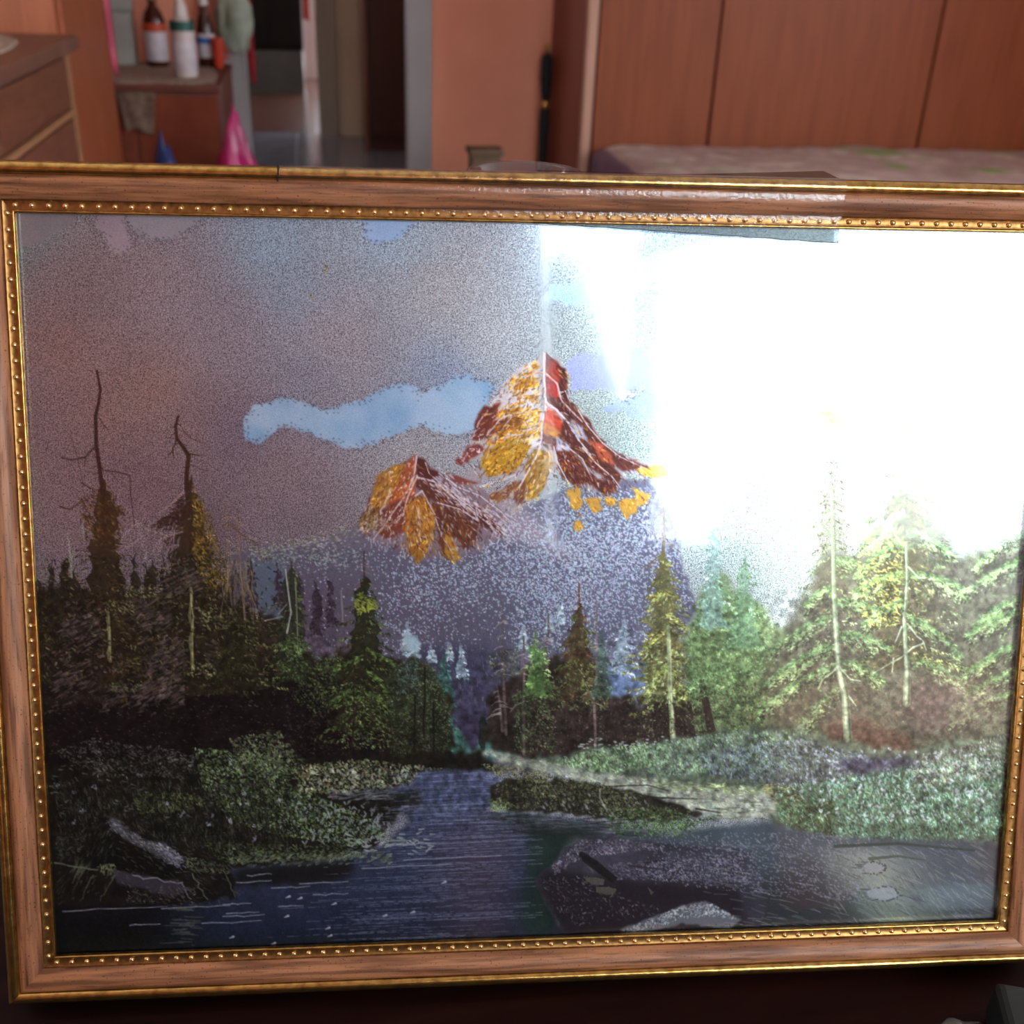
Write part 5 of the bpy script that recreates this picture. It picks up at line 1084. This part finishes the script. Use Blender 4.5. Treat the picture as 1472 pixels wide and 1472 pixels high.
WPL = noisy(mat('white_plastic', srgb(206, 198, 196), .4), srgb(200, 190, 190), srgb(214, 206, 204), nscale=10); TEAL = mat('teal_collar', srgb(20, 84, 78), .4); ORG = mat('orange_band', srgb(190, 70, 40), .5)
BLUM = mat('blue_print', srgb(60, 110, 190), .5); OLV = mat('olive_cap', srgb(120, 110, 70), .35); GRN = noisy(mat('pale_grey_tin', srgb(156, 156, 150), .5), srgb(148, 148, 142), srgb(164, 164, 158), nscale=10)
X = lambda q, Y: q * Y
Y = 4.72; r = .042
bottle('bottle', -.1235 * Y, Y, [(0, 0), (r - .004, 0), (r, .006), (r, .16), (r * .8, .19), (.016, .215), (.016, .25), (0, .25)], AMB, 'dark amber bottle with white label and orange band', (.02, .125), LBW, [(.02, .235), (.02, .29), (.018, .295), (0, .295)], OLV, (.126, .155, r + .001), ORG)
Y = 4.36; r = .042
bottle('bottle', -.1018 * Y, Y, [(0, 0), (r - .005, 0), (r, .006), (r, .165), (r * .85, .18), (.026, .188), (.026, .2), (0, .2)], WPL, 'white bottle with teal collar and pointed spout', (.02, .12), LBW, [(.026, .186), (.022, .235), (.014, .25), (.010, .30), (.006, .315), (0, .315)], WPL, (.155, .188, r + .0012), TEAL)
bpy.context.view_layer.update()
Y = 4.74; r = .034
bottle('bottle', -.0835 * Y, Y, [(0, 0), (r - .004, 0), (r, .006), (r, .13), (r * .75, .17), (.015, .2), (.015, .23), (0, .23)], AMB, 'dark bottle with white and blue label, rightmost of three', (.035, .12), LBW, [(.018, .22), (.018, .27), (0, .272)], WPL, (.085, .108, r + .0018), BLUM)
Y = 4.78
ct = empty('canister', (-.151 * Y, Y, BZ), 'pale grey-green lidded canister on the left of the bottles', 'canister')
MB().box(-.055, .055, -.05, .05, 0, .19, .008, 3).done('body', GRN, ct); MB().box(-.058, .058, -.053, .053, .191, .25, .01, 3).done('lid', GRN, ct)
OR2 = noisy(mat('orange_red_plastic', srgb(190, 62, 38), .4), srgb(176, 54, 32), srgb(204, 70, 44), nscale=8)
oc = empty('cup', (-.0745 * 4.7, 4.7, BZ), 'small orange-red cup on the right corner of the low cabinet', 'cup')
MB().lathe([(0, 0), (.016, 0), (.018, .004), (.024, .10), (.025, .11), (.022, .108), (.016, .012), (0, .01)], 24).done('body', OR2, oc, True)
MB().box(.018, .036, -.004, .004, .07, .078, .002).box(.018, .036, -.004, .004, .03, .038, .002).box(.031, .038, -.004, .004, .031, .077, .002).done('handle', OR2, oc)
BAGM = noisy(mat('pale_green_bag', srgb(140, 150, 134), .5), srgb(120, 132, 116), srgb(160, 168, 152), nscale=12)
hb = crumple('hanging_bag', (-.060 * 4.86, 4.865, .735), .066, .035, .17, BAGM, 8, neck=.6)
tag(hb, 'pale greenish plastic bag hanging beside the left door jamb', 'bag')
REDM = noisy(mat('red_cloth', srgb(150, 28, 40), .9), srgb(132, 20, 32), srgb(168, 38, 50), nscale=16)
cloth('scarf', -.285, -.215, 4.90, .615, 1.25, REDM, 'red scarf hanging on the left door jamb', 'scarf', taper=.7, amp=.006, th=.008, lean=.02)
MAG = noisy(mat('magenta_plastic', srgb(170, 30, 100), .35), srgb(150, 22, 88), srgb(190, 40, 112), nscale=14)
tag(crumple('shopping_bag', (-.272, 4.02, 0), 0.10, .075, .345, MAG, 3, neck=.72), 'magenta plastic bag standing before the low cabinet', 'bag')
tag(crumple('small_bag', (-.505, 4.0, 0), 0.08, .06, .30, noisy(mat('blue_plastic', srgb(40, 62, 120), .4), srgb(34, 54, 110), srgb(46, 70, 130), nscale=14), 12, neck=.75), 'blue plastic bag, only its tip showing above the frame', 'bag')
# hall furniture
DK = wood('very_dark_brown_wood', srgb(52, 26, 20), srgb(66, 34, 26), (14, 14, 1), .45)
hc = empty('hall_cupboard', (.8, 7.3, 0), 'dark brown cupboard in the hall, seen through the doorway on its right', 'cupboard')
MB().box(*loc(hc, .335, 1.28, 7.08, 7.56, .0, 2.2)).done('body', DK, hc)
for x0 in (.36, .82): MB().box(*loc(hc, x0, x0 + .45, 7.06, 7.08, .08, 2.15), .004).done('door', DK, hc)
MB().box(*loc(hc, .325, .345, 7.05, 7.09, .0, 2.2), .003).done('edge_strip', wood('mid_brown_strip', srgb(104, 62, 44), srgb(120, 74, 54), (10, 10, 1)), hc)
BKW = wood('black_brown_wood', srgb(18, 14, 13), srgb(24, 18, 17), (10, 10, 1), .7); BKW.node_tree.nodes['Principled BSDF'].inputs['Specular IOR Level'].default_value = .1
fc = empty('black_cabinet', (-.28, 10.1, 0), 'black cabinet in the far room beyond the hall', 'cabinet')
MB().box(*loc(fc, -.56, -.04, 9.85, 10.4, .33, 2.0)).done('body', BKW, fc); MB().box(*loc(fc, -.55, -.05, 9.83, 10.38, .0, .329)).done('plinth', wood('grey_plinth', srgb(42, 38, 38), srgb(52, 47, 46), (3, 3, 3)), fc)
for x0 in (-.55, -.295): MB().box(*loc(fc, x0, x0 + .245, 9.83, 9.85, .36, 1.97), .003).done('door', BKW, fc)
cloth('red_towel', -.035, .02, 9.9, .56, 1.2, noisy(mat('faded_red_cloth', srgb(170, 60, 54), .9), srgb(156, 50, 46), srgb(184, 70, 62), nscale=12), 'faded red towel hanging beside the black cabinet in the far room', 'towel', amp=.006)
# wardrobe along the end of the room
WD = wood('wardrobe_door_wood', srgb(114, 57, 31), srgb(130, 68, 39), (10, 10, .7), .5); WD.node_tree.nodes['Principled BSDF'].inputs['Specular IOR Level'].default_value = .26; WDD = wood('wardrobe_dark_side', srgb(112, 54, 40), srgb(126, 62, 46), (10, 10, .7), .5); WDT = wood('wardrobe_pale_trim', srgb(160, 120, 100), srgb(174, 132, 112), (10, 10, .7), .4)
wd = empty('wardrobe', (2.2, 4.6, 0), 'large brown wardrobe with plain doors behind the bed', 'wardrobe')
MB().box(*loc(wd, 1.03, 3.37, 4.33, 4.94, .0, 2.4)).done('body', WDD, wd)
MB().box(*loc(wd, 1.03, 1.068, 4.285, 4.329, .0, 2.4), .006).done('edge_trim', WDT, wd)
for x0, x1 in ((1.08, 1.545), (1.557, 2.452), (2.464, 3.36)):
    d = MB().box(*loc(wd, x0, x1, 4.30, 4.328, .06, 2.36), .003).done('door', WD, wd)
    MB().box(*loc(wd, x1 - .08, x1 - .066, 4.28, 4.2995, 1.35, 1.55), .004).done('handle', KNOB, d)
um = empty('umbrella', (1.003 - .005, 4.86, 0), 'folded black umbrella with gold ring standing beside the wardrobe', 'umbrella')
MB().lathe([(0, 0), (.006, .002), (.008, .05), (.02, .30), (.023, .50), (.02, .545), (.012, .56), (.018, .58), (.026, .66), (.024, .74), (.012, .76), (0, .762)], 20).done('canopy', mat('black_cloth', srgb(16, 16, 18), .8), um, True)
MB().lathe([(.0205, .54), (.0215, .548), (.0215, .562), (.019, .57)], 20).done('ring', KNOB, um, True)
MB().lathe([(.006, .762), (.010, .768), (.010, .79), (.006, .80), (0, .802)], 16).done('knob', KNOB, um, True)
# pedestal
OLW = wood('olive_brown_wood', srgb(74, 54, 34), srgb(88, 66, 42), (12, 12, 1), .5)
pd = empty('pedestal', (.5475, 3.6, 0), 'small dark olive-brown wooden pedestal before the salmon wall', 'pedestal')
MB().box(-.056, .056, -.05, .05, .555, .575, .004).done('top', OLW, pd); MB().box(-.048, .048, -.042, .042, .04, .5545, .003).done('post', OLW, pd); MB().box(-.08, .08, -.07, .07, 0, .0395, .004).done('foot', OLW, pd)
# bed
bd = empty('bed', (2.2, 3.35, 0), 'bed with a wrinkled floral bedspread in front of the wardrobe', 'bed')
MB().box(*loc(bd, 1.1, 3.3, 2.5, 4.24, .12, .30)).done('bed_base', DWOOD, bd)
for x in (1.14, 3.2):
    for y in (2.54, 4.14): MB().box(*loc(bd, x, x + .06, y, y + .06, 0, .1195)).done('leg', DWOOD, bd)
MAU = noisy(mat('mauve_ticking', srgb(110, 84, 100), .9), srgb(100, 74, 92), srgb(120, 94, 108), nscale=12)
MB().box(*loc(bd, 1.06, 3.3, 2.48, 4.25, .301, .475), .05, 4).done('mattress', MAU, bd, True)
FL = mat('floral_cover', srgb(170, 150, 142), .85)
nt = FL.node_tree; N = nt.nodes; L_ = nt.links; tcx = N.new('ShaderNodeTexCoord')
def ramp(sc, det, stops):
    z = N.new('ShaderNodeTexNoise'); z.inputs['Scale'].default_value = sc; z.inputs['Detail'].default_value = det; cr = N.new('ShaderNodeValToRGB'); L_.new(tcx.outputs['Object'], z.inputs['Vector']); L_.new(z.outputs['Fac'], cr.inputs[0])
    e = cr.color_ramp.elements; e[0].position, e[0].color = stops[0]; e[1].position, e[1].color = stops[-1]
    for p_, c_ in stops[1:-1]: k = e.new(p_); k.color = c_
    return cr
a = ramp(7, 4, [(.35, srgb(176, 152, 146)), (.5, srgb(158, 132, 126)), (.62, srgb(186, 170, 160))]); b2 = ramp(3.2, 2, [(.57, (0, 0, 0, 1)), (.66, (1, 1, 1, 1))])
mx = N.new('ShaderNodeMix'); mx.data_type = 'RGBA'; L_.new(b2.outputs[0], mx.inputs[0]); L_.new(a.outputs[0], mx.inputs[6]); mx.inputs[7].default_value = srgb(120, 142, 84); L_.new(mx.outputs[2], N['Principled BSDF'].inputs['Base Color'])
def bedspread():
    import mathutils.noise as mn
    vs, fs = [], []; nx, ny = 150, 90
    x0, x1, y0, y1, z = 1.09, 3.34, 2.42, 4.27, .488
    for j in range(ny + 1):
        for i in range(nx + 1):
            x = x0 + (x1 - x0) * i / nx; y = y0 + (y1 - y0) * j / ny
            h = z + .012 * mn.noise(Vector((x * 3, y * 3, 0))) + .008 * mn.noise(Vector((x * 11, y * 5, 3))) + .006 * abs(mn.noise(Vector((x * 7 + y * 5, y * 2, 8))))
            ed = min(x - x0, y - y0, y1 - y); h -= .03 * max(0, 1 - ed / .06) ** 2
            if y - y0 < 1e-6: h = .2
            vs.append((x - 2.2, y - 3.35, h))
    for j in range(ny):
        for i in range(nx): k = j * (nx + 1) + i; fs.append((k, k + 1, k + nx + 2, k + nx + 1))
    o = mesh_obj('bedspread', vs, fs, FL, bd, True); md = o.modifiers.new('t', 'SOLIDIFY'); md.thickness = .006; md.offset = -1
bedspread()
# cloths added before the window, shaped as the viewer's dark silhouette
SILH = noisy(mat('slate_silhouette', srgb(84, 90, 112), .9), srgb(76, 82, 104), srgb(92, 98, 120), nscale=8)
def silhouette_cloth(name, edges, y, label):
    vs, fs = [], []; nx = 22; K = len(edges)
    for s in (0, 1):
        for z, a, b in edges:
            for i in range(nx + 1): t = i / nx; vs.append((a + (b - a) * t, y + .012 * math.sin(t * 20) + s * .004, z))
    W_ = nx + 1; T = K * W_
    for s in (0, 1):
        for j in range(K - 1):
            for i in range(nx): f = [s * T + j * W_ + i, s * T + j * W_ + i + 1, s * T + (j + 1) * W_ + i + 1, s * T + (j + 1) * W_ + i]; fs.append(tuple(f))
    for j in range(K - 1): fs.append((j * W_, (j + 1) * W_, T + (j + 1) * W_, T + j * W_)); fs.append((j * W_ + nx, (j + 1) * W_ + nx, T + (j + 1) * W_ + nx, T + j * W_ + nx))
    return tag(mesh_obj(name, vs, fs, SILH, None, True), label, 'silhouette_cloth')
silhouette_cloth('silhouette_cloth', [(2.10, .175, .25), (1.95, .172, .30), (1.8, .17, .325), (1.62, .17, .365), (1.2, .17, .38), (.62, .17, .38)], -1.90, 'left added slate cloth standing in for the viewer reflected against the window')
silhouette_cloth('silhouette_cloth', [(2.2, .44, .95), (2.14, .42, .66), (2.08, .40, .485), (1.8, .385, .47), (1.62, .35, .46), (1.2, .33, .405), (.62, .34, .41)], -1.94, 'second added slate cloth outlining the viewer against the window')
house('brown_house', .5, 9., -15.2, -13.2, 1.6, 2.5, BRK, 'low brown rendered house outside the bedroom window')
house('blue_house', 2.45, 3.35, -25, -17.5, 3.9, 4.4, BLU, 'narrow blue-grey house outside the bedroom window')
house('cream_house', 5.0, 6.2, -25, -17.5, 5.2, 6.0, CRM, 'tall cream house outside the bedroom window')
house('pink_house', 6.9, 12.5, -26, -17.5, 3.4, 4.5, OFF, 'wide pinkish white house outside the bedroom window')
# added unseen chair shape, set to keep window light off the lower frame
CHM = noisy(mat('dark_brown_upholstery', srgb(46, 34, 30), .8), srgb(38, 28, 25), srgb(54, 40, 36), nscale=40)
ch = empty('blocker_chair', (-.1, -.72, 0), 'added unseen dark chair blocking window light from the lower frame', 'chair')
MB().box(-.42, .42, -.1, .335, .40, .47, .02, 3).done('seat', CHM, ch, True); MB().box(-.44, .44, .34, .40, .5, CHT, .02, 3).done('backrest', CHM, ch, True)
for x in (-.42, .38):
    MB().box(x, x + .04, -.1, -.06, 0, .3995, .004).done('leg', DWOOD, ch); MB().box(x, x + .04, .34, .38, 0, .4995, .004).done('leg', DWOOD, ch)
